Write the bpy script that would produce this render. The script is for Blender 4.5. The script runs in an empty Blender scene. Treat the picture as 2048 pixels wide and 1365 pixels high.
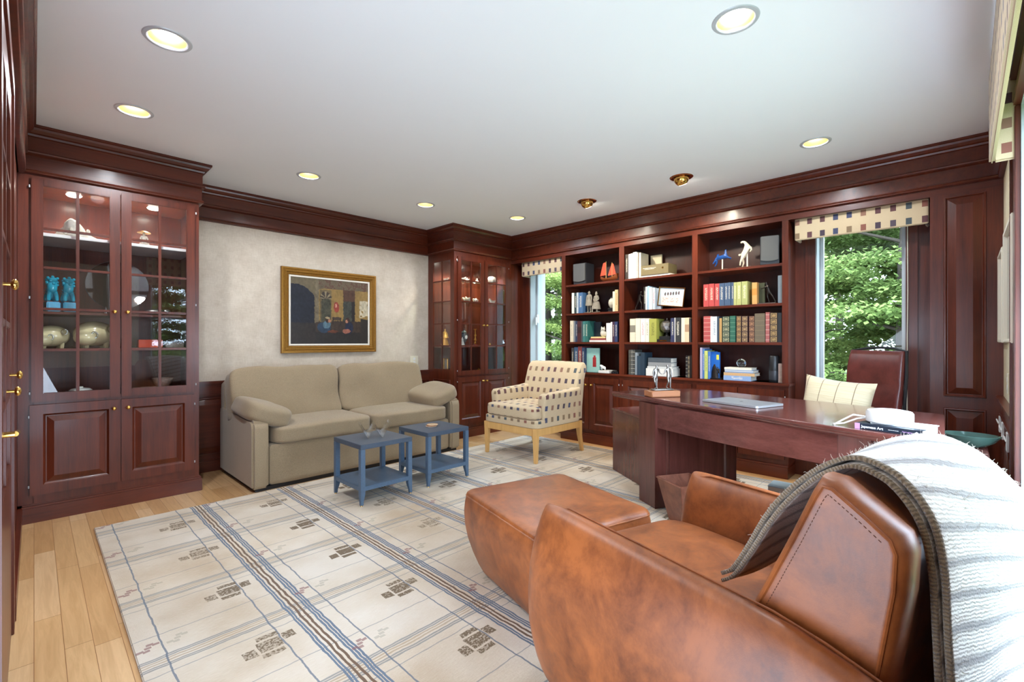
import bpy, bmesh, math, random
from mathutils import Vector, Matrix, noise as mnoise
S = bpy.context.scene
COL = S.collection
PI = math.pi
rnd = random.Random(7)

# ---------------------------------------------------------------- camera
cam_d = bpy.data.cameras.new('camera')
cam_d.sensor_width = 36.0
cam_d.lens = 36.0 * 930.0 / 2048.0
cam_d.clip_start = 0.01
cam_d.clip_end = 200
cam = bpy.data.objects.new('camera', cam_d)
cam.location = (0, 0, 1.2)
cam.rotation_euler = (math.radians(90), 0, -math.radians(45.79))
COL.objects.link(cam)
S.camera = cam

# ---------------------------------------------------------------- light: sky, sun, exposure
S.view_settings.view_transform = 'Standard'
S.view_settings.look = 'None'
S.view_settings.gamma = 1.0
S.view_settings.use_curve_mapping = False
S.view_settings.exposure = 2.05
S.view_settings.use_white_balance = True
S.view_settings.white_balance_temperature = 5550
W = bpy.data.worlds.new('sky')
S.world = W
W.use_nodes = True
_bg = W.node_tree.nodes['Background']
_bg.inputs['Color'].default_value = (0.86, 0.93, 1.0, 1)
_bg.inputs['Strength'].default_value = 3.4
S.cycles.max_bounces = 10
S.cycles.diffuse_bounces = 5
S.cycles.transparent_max_bounces = 24
S.cycles.sample_clamp_indirect = 6.0
S.cycles.caustics_reflective = False
S.cycles.caustics_refractive = False

def lamp(name, kind, loc, energy, color=(1, 1, 1), target=None, **kw):
    d = bpy.data.lights.new(name, kind)
    d.energy = energy
    d.color = color
    for k, v in kw.items():
        setattr(d, k, v)
    o = bpy.data.objects.new(name, d)
    o.location = loc
    if target is not None:
        o.rotation_euler = (Vector(target) - Vector(loc)).to_track_quat('-Z', 'Y').to_euler()
    COL.objects.link(o)
    return o

lamp('sun', 'SUN', (-6, 3, 12), 5.0, (1.0, 0.95, 0.84), target=(0, 0.5, 0), angle=0.02)
# daylight at the near window in the right wall, washing in over the ceiling
lamp('window_daylight', 'AREA', (2.45, -0.27, 0.95), 7.5, (0.86, 0.94, 1.0), target=(2.45, 2.6, 1.05), shape='RECTANGLE', size=1.35, size_y=1.0)
# fill light added in an inferred, unseen doorway beside the camera
lamp('doorway_fill', 'AREA', (-0.20, 0.95, 1.00), 14, (0.93, 0.97, 1.0), target=(2.0, 1.9, 2.05), shape='RECTANGLE', size=1.15, size_y=1.9)
# sky portals in the three windows (they guide the sampling of the sky only)
for nm, loc, tgt, sx, sy in (('portal', (2.2, -0.36, 1.3), (2.2, 2, 1.3), 1.9, 1.9),
                             ('portal', (4.96, 0.63, 1.3), (2, 0.63, 1.3), 0.6, 1.8),
                             ('portal', (4.96, 4.01, 1.3), (2, 4.01, 1.3), 0.6, 1.8)):
    p = lamp(nm, 'AREA', loc, 1, target=tgt, shape='RECTANGLE', size=sx, size_y=sy)
    p.data.cycles.is_portal = True

# ---------------------------------------------------------------- mesh builder
class MB:
    def __init__(s):
        s.bm = bmesh.new()
    def _v(s, pts):
        return [s.bm.verts.new(p) for p in pts]
    def face(s, vs):
        try:
            return s.bm.faces.new(vs)
        except ValueError:
            return None
    def box(s, x0, x1, y0, y1, z0, z1):
        if x0 > x1: x0, x1 = x1, x0
        if y0 > y1: y0, y1 = y1, y0
        if z0 > z1: z0, z1 = z1, z0
        v = s._v([(x, y, z) for z in (z0, z1) for y in (y0, y1) for x in (x0, x1)])
        for f in ((0, 2, 3, 1), (4, 5, 7, 6), (0, 1, 5, 4), (1, 3, 7, 5), (3, 2, 6, 7), (2, 0, 4, 6)):
            s.face([v[i] for i in f])
        return s
    def obox(s, c, size, m=None):
        hx, hy, hz = (k / 2 for k in size)
        n0 = len(s.bm.verts)
        s.box(-hx, hx, -hy, hy, -hz, hz)
        s.bm.verts.ensure_lookup_table()
        M = Matrix.Translation(c) @ (m.to_4x4() if m is not None else Matrix())
        for v in s.bm.verts[n0:]:
            v.co = M @ v.co
        return s
    def loft(s, rings, cap=True, closed=True):
        R = [s._v(r) for r in rings]
        n = len(R[0])
        for a, b in zip(R[:-1], R[1:]):
            for i in range(n if closed else n - 1):
                j = (i + 1) % n
                s.face([a[i], a[j], b[j], b[i]])
        if cap and closed:
            s.face(list(reversed(R[0])))
            s.face(R[-1])
        return s
    def prism(s, poly, z0, z1):
        return s.loft([[(x, y, z0) for x, y in poly], [(x, y, z1) for x, y in poly]])
    def prism_y(s, poly, y0, y1):            # poly in (x, z)
        return s.loft([[(x, y0, z) for x, z in poly], [(x, y1, z) for x, z in poly]])
    def prism_x(s, poly, x0, x1):            # poly in (y, z)
        return s.loft([[(x0, y, z) for y, z in poly], [(x1, y, z) for y, z in poly]])
    def lathe(s, prof, c=(0, 0, 0), n=28, cap=True):
        rings = [[(c[0] + max(r, 1e-5) * math.cos(2 * PI * i / n), c[1] + max(r, 1e-5) * math.sin(2 * PI * i / n), c[2] + z)
                  for i in range(n)] for r, z in prof]
        return s.loft(rings, cap)
    def cyl(s, p0, p1, r0, r1=None, n=14, cap=True):
        return s.tube([p0, p1], [r0, r0 if r1 is None else r1], n, cap)
    def tube(s, pts, rad, n=8, cap=True):
        pts = [Vector(p) for p in pts]
        if not isinstance(rad, (list, tuple)):
            rad = [rad] * len(pts)
        up = None
        rings = []
        for i, p in enumerate(pts):
            t = (pts[min(i + 1, len(pts) - 1)] - pts[max(i - 1, 0)]).normalized()
            if up is None:
                a = Vector((0, 0, 1)) if abs(t.z) < 0.9 else Vector((1, 0, 0))
                up = (a - t * a.dot(t)).normalized()
            else:
                up = (up - t * up.dot(t)).normalized()
            w = t.cross(up)
            rings.append([p + (up * math.cos(2 * PI * k / n) + w * math.sin(2 * PI * k / n)) * rad[i] for k in range(n)])
        return s.loft(rings, cap)
    def ball(s, c, r, n=14, m=9):
        if not isinstance(r, (list, tuple)):
            r = (r, r, r)
        rings = []
        for i in range(m + 1):
            a = -PI / 2 + PI * i / m
            k = max(math.cos(a), 1e-3)
            rings.append([(c[0] + r[0] * k * math.cos(2 * PI * j / n), c[1] + r[1] * k * math.sin(2 * PI * j / n),
                           c[2] + r[2] * math.sin(a)) for j in range(n)])
        return s.loft(rings)
    def soft(s, c, size, e=8.0, puff=0.0, n=10, m=None, wob=0.0):
        """a cushion: rounded box with a swell of its large faces"""
        n0 = len(s.bm.verts)
        idx = {}
        def V(i, j, k):
            key = (i, j, k)
            if key not in idx:
                p = [2.0 * q / n - 1 for q in key]
                p = [math.copysign(abs(q) ** 0.8, q) for q in p]
                d = (abs(p[0]) ** e + abs(p[1]) ** e + abs(p[2]) ** e) ** (1 / e)
                p = [q / d for q in p]
                sw = 1 + puff * (1 - p[0] ** 2) * (1 - p[1] ** 2)
                x, y, z = p[0] * size[0] / 2, p[1] * size[1] / 2, p[2] * size[2] / 2 * sw
                if wob:
                    q = Vector((x * 4, y * 4, z * 4)) + Vector((c[0], c[1], c[2])) * 3
                    x += wob * mnoise.noise(q)
                    y += wob * mnoise.noise(q + Vector((9, 0, 0)))
                    z += wob * mnoise.noise(q + Vector((0, 9, 0)))
                idx[key] = s.bm.verts.new((x, y, z))
            return idx[key]
        for a in range(n):
            for b in range(n):
                for q in (0, n):
                    fl = (q == 0)
                    for kind in range(3):
                        if kind == 0: vs = [V(q, a, b), V(q, a + 1, b), V(q, a + 1, b + 1), V(q, a, b + 1)]
                        elif kind == 1: vs = [V(a, q, b), V(a, q, b + 1), V(a + 1, q, b + 1), V(a + 1, q, b)]
                        else: vs = [V(a, b, q), V(a + 1, b, q), V(a + 1, b + 1, q), V(a, b + 1, q)]
                        if fl: vs.reverse()
                        s.face(vs)
        M = Matrix.Translation(c) @ (m.to_4x4() if m is not None else Matrix())
        s.bm.verts.ensure_lookup_table()
        for v in s.bm.verts[n0:]:
            v.co = M @ v.co
        return s
    def grid(s, f, nu, nv):
        g = [[s.bm.verts.new(f(i / nu, j / nv)) for j in range(nv + 1)] for i in range(nu + 1)]
        for i in range(nu):
            for j in range(nv):
                s.face([g[i][j], g[i + 1][j], g[i + 1][j + 1], g[i][j + 1]])
        return s
    def xform(s, M):
        bmesh.ops.transform(s.bm, matrix=M, verts=s.bm.verts)
        return s
    def build(s, name, mat, parent=None, loc=(0, 0, 0), rot=0, bevel=0, seg=2, smooth=True, sub=0, uv=None, ang=38, solid=None):
        uo = uv if isinstance(uv, tuple) else (0, 0)
        bm = s.bm
        bmesh.ops.recalc_face_normals(bm, faces=bm.faces)
        if bevel:
            es = [e for e in bm.edges if len(e.link_faces) == 2 and e.calc_face_angle(0) > 0.5]
            bmesh.ops.bevel(bm, geom=es, offset=bevel, segments=seg, affect='EDGES', clamp_overlap=True)
        me = bpy.data.meshes.new(name)
        bm.to_mesh(me)
        bm.free()
        if smooth:
            me.shade_smooth()
            me.set_sharp_from_angle(angle=math.radians(ang))
        if uv:
            L = me.uv_layers.new(name='UVMap')
            for p in me.polygons:
                n = p.normal
                ax = max(range(3), key=lambda k: abs(n[k]))
                for li in p.loop_indices:
                    v = me.vertices[me.loops[li].vertex_index].co
                    q = ((v.y, v.z), (v.x, v.z), (v.x, v.y))[ax]
                    L.data[li].uv = (q[0] + uo[0], q[1] + uo[1])
        me.materials.append(mat)
        o = bpy.data.objects.new(name, me)
        o.location = loc
        o.rotation_euler = (0, 0, rot)
        if parent is not None:
            o.parent = parent
        COL.objects.link(o)
        if sub:
            md = o.modifiers.new('subdivision', 'SUBSURF'); md.levels = sub; md.render_levels = sub
        if solid:
            md = o.modifiers.new('thickness', 'SOLIDIFY'); md.thickness = solid; md.offset = 0
        return o

def tag(o, label=None, cat=None, group=None, kind=None):
    if label: o['label'] = label
    if cat: o['category'] = cat
    if group: o['group'] = group
    if kind: o['kind'] = kind
    return o
def thing(name, label, cat, loc=(0, 0, 0), rot=0, group=None):
    o = bpy.data.objects.new(name, None)
    o.empty_display_size = 0.1
    o.location = loc
    o.rotation_euler = (0, 0, rot)
    COL.objects.link(o)
    return tag(o, label, cat, group)
def struct(o):
    o['kind'] = 'structure'
    return o
def dup(o, parent=None):
    c = o.copy()
    COL.objects.link(c)
    if parent is not None: c.parent = parent
    for ch in list(o.children):
        dup(ch, c)
    return c
def skin(name, verts, edges, rad, mat, parent=None, loc=(0, 0, 0), rot=0, sub=1, scale=1.0):
    me = bpy.data.meshes.new(name)
    me.from_pydata([tuple(k * scale for k in v) for v in verts], edges, [])
    me.materials.append(mat)
    o = bpy.data.objects.new(name, me)
    o.location = loc
    o.rotation_euler = (0, 0, rot)
    if parent is not None: o.parent = parent
    COL.objects.link(o)
    md = o.modifiers.new('skin', 'SKIN')
    md.use_smooth_shade = True
    sv = me.skin_vertices[0].data
    for i, r in enumerate(rad):
        rr = r if isinstance(r, (tuple, list)) else (r, r)
        sv[i].radius = (rr[0] * scale, rr[1] * scale)
    sv[0].use_root = True
    s2 = o.modifiers.new('subdivision', 'SUBSURF'); s2.levels = sub; s2.render_levels = sub
    return o
def bake(o):
    """turn modifiers into plain mesh"""
    dg = bpy.context.evaluated_depsgraph_get()
    me = bpy.data.meshes.new_from_object(o.evaluated_get(dg))
    o.modifiers.clear()
    o.data = me
    me.shade_smooth()
    return o
def text_mesh(name, body, size, mat, parent, loc, rot, bold=False):
    cu = bpy.data.curves.new(name, 'FONT')
    cu.body = body
    cu.size = size
    cu.extrude = 0.0002
    cu.align_x = 'LEFT'
    if bold: cu.offset = size * 0.02
    t = bpy.data.objects.new(name, cu)
    COL.objects.link(t)
    dg = bpy.context.evaluated_depsgraph_get()
    me = bpy.data.meshes.new_from_object(t.evaluated_get(dg))
    bpy.data.objects.remove(t)
    me.materials.clear()
    me.materials.append(mat)
    o = bpy.data.objects.new(name, me)
    o.parent = parent
    o.location = loc
    o.rotation_euler = rot
    COL.objects.link(o)
    return o
def rrect(w, d, r, n=5):
    pts = []
    for cx, cy, a0 in ((w / 2 - r, d / 2 - r, 0), (-w / 2 + r, d / 2 - r, PI / 2), (-w / 2 + r, -d / 2 + r, PI), (w / 2 - r, -d / 2 + r, 1.5 * PI)):
        for i in range(n + 1):
            a = a0 + PI / 2 * i / n
            pts.append((cx + r * math.cos(a), cy + r * math.sin(a)))
    return pts
def Rx(a): return Matrix.Rotation(a, 3, 'X')
def Ry(a): return Matrix.Rotation(a, 3, 'Y')
def Rz(a): return Matrix.Rotation(a, 3, 'Z')

# ---------------------------------------------------------------- materials (all procedural)
def srgb(r, g, b):
    f = lambda c: (c / 255 / 12.92) if c / 255 <= 0.04045 else ((c / 255 + 0.055) / 1.055) ** 2.4
    return (f(r), f(g), f(b), 1)
class NT:
    def __init__(s, name):
        s.m = bpy.data.materials.new(name)
        s.m.use_nodes = True
        s.t = s.m.node_tree
        s.b = s.t.nodes['Principled BSDF']
    def n(s, typ, **kw):
        x = s.t.nodes.new(typ)
        for k, v in kw.items(): setattr(x, k, v)
        return x
    def put(s, sock, v):
        if isinstance(v, bpy.types.NodeSocket): s.t.links.new(v, sock)
        else: sock.default_value = v
    def M(s, op, *a):
        x = s.n('ShaderNodeMath', operation=op)
        for i, v in enumerate(a): s.put(x.inputs[i], v)
        return x.outputs[0]
    def mix(s, f, a, b):
        x = s.n('ShaderNodeMix', data_type='RGBA')
        s.put(x.inputs[0], f); s.put(x.inputs[6], a); s.put(x.inputs[7], b)
        return x.outputs[2]
    def coord(s, which='Object'):
        return s.n('ShaderNodeTexCoord').outputs[which]
    def map(s, v, scale=(1, 1, 1), rot=(0, 0, 0), loc=(0, 0, 0)):
        x = s.n('ShaderNodeMapping')
        s.put(x.inputs['Vector'], v)
        x.inputs['Scale'].default_value = scale
        x.inputs['Rotation'].default_value = rot
        x.inputs['Location'].default_value = loc
        return x.outputs[0]
    def noise(s, v, scale, detail=4, rough=0.6, dist=0.0):
        x = s.n('ShaderNodeTexNoise')
        s.put(x.inputs['Vector'], v)
        x.inputs['Scale'].default_value = scale
        x.inputs['Detail'].default_value = detail
        x.inputs['Roughness'].default_value = rough
        x.inputs['Distortion'].default_value = dist
        return x.outputs[0]
    def ramp(s, f, stops, interp='LINEAR'):
        x = s.n('ShaderNodeValToRGB')
        x.color_ramp.interpolation = interp
        e = x.color_ramp.elements
        while len(e) < len(stops): e.new(0.5)
        for i, (p, c) in enumerate(stops):
            e[i].position = p; e[i].color = c
        s.put(x.inputs[0], f)
        return x.outputs[0]
    def bump(s, h, strength=0.2, dist=0.01):
        x = s.n('ShaderNodeBump')
        x.inputs['Strength'].default_value = strength
        x.inputs['Distance'].default_value = dist
        s.put(x.inputs['Height'], h)
        s.t.links.new(x.outputs[0], s.b.inputs['Normal'])
    def sep(s, v):
        x = s.n('ShaderNodeSeparateXYZ'); s.put(x.inputs[0], v)
        return x.outputs
    def base(s, v): s.put(s.b.inputs['Base Color'], v)
    def set(s, **kw):
        for k, v in kw.items(): s.put(s.b.inputs[k.replace('_', ' ')], v)
        return s
MATS = {}
def plain(name, c, rough=0.5, metal=0.0, var=0.12, scale=30.0, bump=0.0, coat=0.0, spec=0.5):
    if name in MATS: return MATS[name]
    k = NT(name)
    f = k.noise(k.coord(), scale, 3)
    d = tuple(x * (1 - var) for x in c[:3]) + (1,)
    l = tuple(min(1, x * (1 + var)) for x in c[:3]) + (1,)
    k.base(k.mix(f, d, l))
    k.set(Roughness=rough, Metallic=metal, Coat_Weight=coat)
    k.b.inputs['Specular IOR Level'].default_value = spec
    if bump: k.bump(f, bump, 0.004)
    MATS[name] = k.m
    return k.m
def wood(name, c1, c2, axis='z', rough=0.33, coat=0.14, scale=1.0, detail=6):
    k = NT(name)
    st = {'x': (0.7, 14, 14), 'y': (14, 0.7, 14), 'z': (14, 14, 0.7)}[axis]
    v = k.map(k.coord(), tuple(q * scale for q in st))
    f1 = k.noise(v, 1.6, detail, 0.65, 0.4)
    f2 = k.noise(k.map(k.coord(), tuple(q * 5 * scale for q in st)), 3.0, 3, 0.5)
    blot = k.noise(k.coord(), 2.2, 3)
    f = k.M('ADD', k.M('MULTIPLY', f1, 0.6), k.M('ADD', k.M('MULTIPLY', f2, 0.2), k.M('MULTIPLY', blot, 0.35)))
    k.base(k.ramp(f, [(0.34, c1), (0.78, c2)]))
    k.set(Roughness=rough, Coat_Weight=coat, Coat_Roughness=0.12)
    k.bump(f2, 0.03, 0.002)
    return k.m
MA1, MA2 = srgb(46, 14, 6), srgb(110, 47, 23)
wood_z = wood('mahogany_vertical', MA1, MA2, 'z')
wood_x = wood('mahogany_lengthwise', MA1, MA2, 'x')
wood_y = wood('mahogany_crosswise', MA1, MA2, 'y')
wood_dk = wood('mahogany_painted_shade', srgb(30, 10, 6), srgb(62, 25, 16), 'z')  # darker mahogany: shade inside the bookcase is put into the colour
desk_w = wood('desk_mahogany', srgb(76, 40, 36), srgb(118, 70, 62), 'y', rough=0.22, coat=0.5)
desk_z = wood('desk_mahogany_vertical', srgb(66, 32, 28), srgb(106, 60, 52), 'z', rough=0.25, coat=0.35)
maple = wood('pale_maple', srgb(196, 150, 84), srgb(226, 184, 116), 'z', rough=0.4, coat=0.1)
block_wood = wood('walnut_block', srgb(150, 92, 58), srgb(190, 132, 90), 'x', rough=0.35)

def floor_mat():
    k = NT('maple_floor_strips')
    v = k.coord()
    o = k.sep(v)
    pw = 0.083
    col = k.M('FLOOR', k.M('DIVIDE', o[0], pw))
    wn = k.n('ShaderNodeTexWhiteNoise', noise_dimensions='1D'); k.put(wn.inputs['W'], col)
    yy = k.M('ADD', o[1], k.M('MULTIPLY', wn.outputs[0], 1.3))
    row = k.M('FLOOR', k.M('DIVIDE', yy, 0.9))
    w2 = k.n('ShaderNodeTexWhiteNoise', noise_dimensions='2D')
    cmb = k.n('ShaderNodeCombineXYZ'); k.put(cmb.inputs[0], col); k.put(cmb.inputs[1], row)
    k.put(w2.inputs['Vector'], cmb.outputs[0])
    board = k.ramp(w2.outputs[0], [(0, srgb(204, 160, 106)), (0.5, srgb(222, 182, 128)), (1, srgb(230, 194, 146))])
    g = k.noise(k.map(v, (16, 1.1, 1)), 2.2, 6, 0.65, 1.2)
    grain = k.ramp(g, [(0.36, (0.80, 0.74, 0.66, 1)), (0.62, (1, 1, 1, 1))])
    mm = k.n('ShaderNodeMix', data_type='RGBA', blend_type='MULTIPLY')
    k.put(mm.inputs[0], 0.75); k.put(mm.inputs[6], board); k.put(mm.inputs[7], grain)
    fx = k.M('FRACT', k.M('DIVIDE', o[0], pw))
    gx = k.M('LESS_THAN', k.M('ABSOLUTE', k.M('SUBTRACT', fx, 0.5)), 0.488)
    fy = k.M('FRACT', k.M('DIVIDE', yy, 0.9))
    gy = k.M('LESS_THAN', k.M('ABSOLUTE', k.M('SUBTRACT', fy, 0.5)), 0.4985)
    seam = k.M('MULTIPLY', gx, gy)
    k.base(k.mix(seam, srgb(150, 104, 60), mm.outputs[2]))
    k.set(Roughness=0.3, Coat_Weight=0.25, Coat_Roughness=0.15)
    k.bump(seam, 0.12, 0.002)
    return k.m
def wallpaper(name, a, b):
    k = NT(name)
    v = k.coord()
    f = k.noise(k.map(v, (3, 3, 3)), 2.0, 6, 0.7)
    t1 = k.noise(k.map(v, (26, 26, 330)), 1.0, 2)
    t2 = k.noise(k.map(v, (330, 330, 26)), 1.0, 2)
    w = k.M('ADD', k.M('MULTIPLY', f, 0.5), k.M('ADD', k.M('MULTIPLY', t1, 0.3), k.M('MULTIPLY', t2, 0.3)))
    k.base(k.ramp(w, [(0.36, a), (0.74, b)]))
    k.set(Roughness=0.85)
    k.bump(w, 0.15, 0.003)
    return k.m
def weave(name, a, b, s=1.0, rough=0.9):
    k = NT(name)
    v = k.coord()
    t1 = k.noise(k.map(v, (120 * s, 120 * s, 900 * s)), 1.0, 2)
    t2 = k.noise(k.map(v, (900 * s, 900 * s, 120 * s)), 1.0, 2)
    f = k.noise(v, 5, 4)
    w = k.M('ADD', k.M('MULTIPLY', f, 0.1), k.M('ADD', k.M('MULTIPLY', t1, 0.45), k.M('MULTIPLY', t2, 0.45)))
    k.base(k.ramp(w, [(0.34, a), (0.68, b)]))
    k.set(Roughness=rough, Sheen_Weight=0.25)
    k.bump(w, 0.25, 0.002)
    return k.m
def leather(name, a, b, rough=0.36, sheen=0.0, coat=0.0):
    k = NT(name)
    v = k.coord()
    f = k.noise(v, 5.5, 6, 0.68, 0.6)
    g = k.noise(v, 28, 4, 0.7)
    vo = k.n('ShaderNodeTexVoronoi'); k.put(vo.inputs['Vector'], v); vo.inputs['Scale'].default_value = 420
    w = k.M('ADD', k.M('MULTIPLY', f, 0.75), k.M('MULTIPLY', g, 0.28))
    k.base(k.ramp(w, [(0.36, a), (0.6, b), (0.75, tuple(min(1, q * 1.12) for q in b[:3]) + (1,))]))
    k.set(Roughness=k.M('ADD', rough - 0.05, k.M('MULTIPLY', g, 0.14)))
    k.set(Sheen_Weight=sheen, Sheen_Roughness=0.4, Coat_Weight=coat, Coat_Roughness=0.38)
    k.bump(k.M('ADD', k.M('MULTIPLY', vo.outputs[0], 0.3), g), 0.06, 0.003)
    return k.m
def patterned(name):
    """beige cloth with rows of small woven colour blocks, laid out in metres on the UV map"""
    k = NT(name)
    o = k.sep(k.coord('UV'))
    cw, ch = 0.092, 0.116
    cx = k.M('DIVIDE', o[0], cw); cy = k.M('DIVIDE', o[1], ch)
    ix, iy = k.M('FLOOR', cx), k.M('FLOOR', cy)
    fx = k.M('ABSOLUTE', k.M('SUBTRACT', k.M('FRACT', cx), 0.5))
    fy = k.M('ABSOLUTE', k.M('SUBTRACT', k.M('FRACT', cy), 0.5))
    inside = k.M('MULTIPLY', k.M('LESS_THAN', fx, 0.19), k.M('LESS_THAN', fy, 0.21))
    c = k.n('ShaderNodeCombineXYZ'); k.put(c.inputs[0], ix); k.put(c.inputs[1], iy)
    wn = k.n('ShaderNodeTexWhiteNoise', noise_dimensions='2D'); k.put(wn.inputs['Vector'], c.outputs[0])
    pal = [srgb(84, 72, 82), srgb(136, 100, 82), srgb(66, 70, 98), srgb(128, 106, 80), srgb(92, 60, 62), srgb(74, 82, 86), srgb(132, 84, 70), srgb(70, 58, 70)]
    blk = k.ramp(wn.outputs[0], [(i / 8, p) for i, p in enumerate(pal)], 'CONSTANT')
    v = k.coord()
    t = k.noise(k.map(v, (500, 500, 500)), 1.0, 2)
    fab = k.ramp(t, [(0.3, srgb(184, 163, 128)), (0.7, srgb(210, 191, 158))])
    k.base(k.mix(inside, fab, blk))
    k.set(Roughness=0.9, Sheen_Weight=0.2)
    k.bump(t, 0.2, 0.002)
    return k.m
def rug_mat():
    k = NT('rug_wool_plaid')
    v = k.coord()
    ns = k.n('ShaderNodeTexNoise'); k.put(ns.inputs['Vector'], v); ns.inputs['Scale'].default_value = 14; ns.inputs['Detail'].default_value = 3
    sp = k.sep(ns.outputs[1])
    o = k.sep(v)
    X = k.M('ADD', o[0], k.M('MULTIPLY', k.M('SUBTRACT', sp[0], 0.5), 0.016))
    Y = k.M('ADD', o[1], k.M('MULTIPLY', k.M('SUBTRACT', sp[1], 0.5), 0.016))
    def cell(c, c0, per):   # signed distance to the nearest repeat of c0
        q = k.M('DIVIDE', k.M('SUBTRACT', c, c0), per)
        return k.M('MULTIPLY', k.M('SUBTRACT', k.M('FRACT', k.M('ADD', q, 0.5)), 0.5), per)
    PX, PY = 0.583, 0.560
    def line(d, off, w):
        return k.M('LESS_THAN', k.M('ABSOLUTE', k.M('SUBTRACT', d, off)), w)
    def any_(*a):
        r = a[0]
        for b in a[1:]: r = k.M('MAXIMUM', r, b)
        return r
    dx, dy = cell(X, 0.818, PX), cell(Y, 2.69, PY)
    bx_blue = any_(*[line(dx, q, 0.0042) for q in (-0.042, -0.030, 0.030, 0.042, 0.054)])
    bx_brown = any_(*[line(dx, q, 0.0050) for q in (-0.012, 0.008)])
    far = k.M('GREATER_THAN', o[0], 0.45)
    bx_blue, bx_brown = k.M('MULTIPLY', bx_blue, far), k.M('MULTIPLY', bx_brown, far)
    by_grey = any_(*[line(dy, q, 0.0042) for q in (-0.036, -0.024, 0.024, 0.036)])
    by_brown = any_(*[line(dy, q, 0.0042) for q in (-0.006, 0.010)])
    thin = any_(line(dx, -0.127, 0.0032), line(dx, 0.115, 0.0032))
    thin2 = any_(line(dy, 0.205, 0.0026), line(dy, -0.085, 0.0026))
    def rect(ax, ay, cx, cy, hw, hh):
        return k.M('MULTIPLY', line(ax, cx, hw), line(ay, cy, hh))
    qx, qy = cell(X, 0.645, PX), cell(Y, 2.508, PY)
    sq = any_(rect(qx, qy, 0, 0, 0.043, 0.034), rect(qx, qy, -0.075, -0.016, 0.022, 0.026), rect(qx, qy, 0.075, 0.016, 0.022, 0.026),
              rect(qx, qy, 0.006, 0.059, 0.040, 0.014), rect(qx, qy, -0.006, -0.059, 0.040, 0.014))
    rx, ry = cell(X, 0.89, PX), cell(Y, 2.82, PY)
    red = any_(*[rect(rx, ry, a, b, 0.011, 0.008) for a, b in ((0, 0), (-0.026, -0.012), (0.026, 0.012), (0.008, 0.021), (-0.008, -0.021))])
    gx_, gy_ = cell(X, 0.985, PX), cell(Y, 2.82, PY)
    grn = any_(*[rect(gx_, gy_, a, b, 0.011, 0.008) for a, b in ((0, 0), (-0.026, -0.012), (0.026, 0.012), (0.008, 0.021), (-0.008, -0.021))])
    big = k.noise(v, 1.3, 3)
    fib = k.noise(k.map(v, (30, 300, 1)), 1.0, 3)
    spk = k.noise(v, 95, 3, 0.75)
    basec = k.ramp(k.M('ADD', k.M('MULTIPLY', big, 0.85), k.M('MULTIPLY', fib, 0.22)),
                   [(0.36, srgb(178, 157, 128)), (0.52, srgb(204, 190, 168)), (0.68, srgb(218, 209, 194))])
    wear = k.M('GREATER_THAN', k.M('ADD', spk, k.M('MULTIPLY', big, 0.7)), 0.80)
    c = k.mix(k.M('MULTIPLY', by_grey, 0.75), basec, srgb(120, 122, 122))
    c = k.mix(k.M('MULTIPLY', by_brown, 0.6), c, srgb(150, 126, 92))
    c = k.mix(k.M('MULTIPLY', thin2, 0.6), c, srgb(112, 116, 122))
    c = k.mix(k.M('MULTIPLY', thin, 0.85), c, srgb(96, 106, 120))
    c = k.mix(bx_blue, c, srgb(100, 112, 128))
    c = k.mix(bx_brown, c, srgb(104, 80, 58))
    c = k.mix(k.M('MULTIPLY', sq, k.M('ADD', 0.30, k.M('MULTIPLY', wear, 0.65))), c, srgb(100, 80, 50))
    c = k.mix(k.M('MULTIPLY', red, 0.7), c, srgb(124, 74, 74))
    c = k.mix(k.M('MULTIPLY', grn, 0.35), c, srgb(120, 120, 96))
    k.base(c)
    k.set(Roughness=0.95, Sheen_Weight=0.15)
    k.bump(k.M('ADD', fib, spk), 0.35, 0.004)
    return k.m
def glass_mat(name, tint=(1, 1, 1, 1), ior=1.5, rough=0.0):
    """a thin sheet: clear, with a fresnel reflection"""
    m = bpy.data.materials.new(name); m.use_nodes = True
    t = m.node_tree; t.nodes.clear()
    out = t.nodes.new('ShaderNodeOutputMaterial')
    mix = t.nodes.new('ShaderNodeMixShader'); tr = t.nodes.new('ShaderNodeBsdfTransparent')
    gl = t.nodes.new('ShaderNodeBsdfGlossy'); fr = t.nodes.new('ShaderNodeFresnel')
    tr.inputs[0].default_value = tint; gl.inputs['Roughness'].default_value = rough
    ge = t.nodes.new('ShaderNodeNewGeometry'); mr = t.nodes.new('ShaderNodeMapRange')      # same reflectance on both faces of the sheet
    mr.inputs['To Min'].default_value = ior; mr.inputs['To Max'].default_value = 1 / ior
    t.links.new(ge.outputs['Backfacing'], mr.inputs['Value']); t.links.new(mr.outputs['Result'], fr.inputs[0])
    t.links.new(fr.outputs[0], mix.inputs[0]); t.links.new(tr.outputs[0], mix.inputs[1]); t.links.new(gl.outputs[0], mix.inputs[2])
    t.links.new(mix.outputs[0], out.inputs[0])
    return m
def solid_glass(name, tint, rough=0.02):
    k = NT(name); k.base(tint); k.set(Roughness=rough, Transmission_Weight=1.0); k.b.inputs['IOR'].default_value = 1.45
    return k.m
def glow(name, c, s):
    k = NT(name); k.base((0.8, 0.8, 0.8, 1)); k.set(Emission_Color=c, Emission_Strength=s)
    return k.m
M_floor = floor_mat()
M_wall = wallpaper('linen_wallpaper', srgb(186, 172, 152), srgb(222, 212, 196))
M_walld = wallpaper('cream_grasscloth', srgb(206, 192, 156), srgb(232, 222, 192))
M_ceil = plain('ceiling_paint', srgb(245, 247, 250), 0.9, var=0.01, scale=3)
M_sofa = weave('sofa_tweed', srgb(124, 108, 84), srgb(174, 155, 123))
M_leather = leather('tan_leather', srgb(104, 52, 19), srgb(156, 88, 38), rough=0.40, sheen=0.03, coat=0.25)
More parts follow.
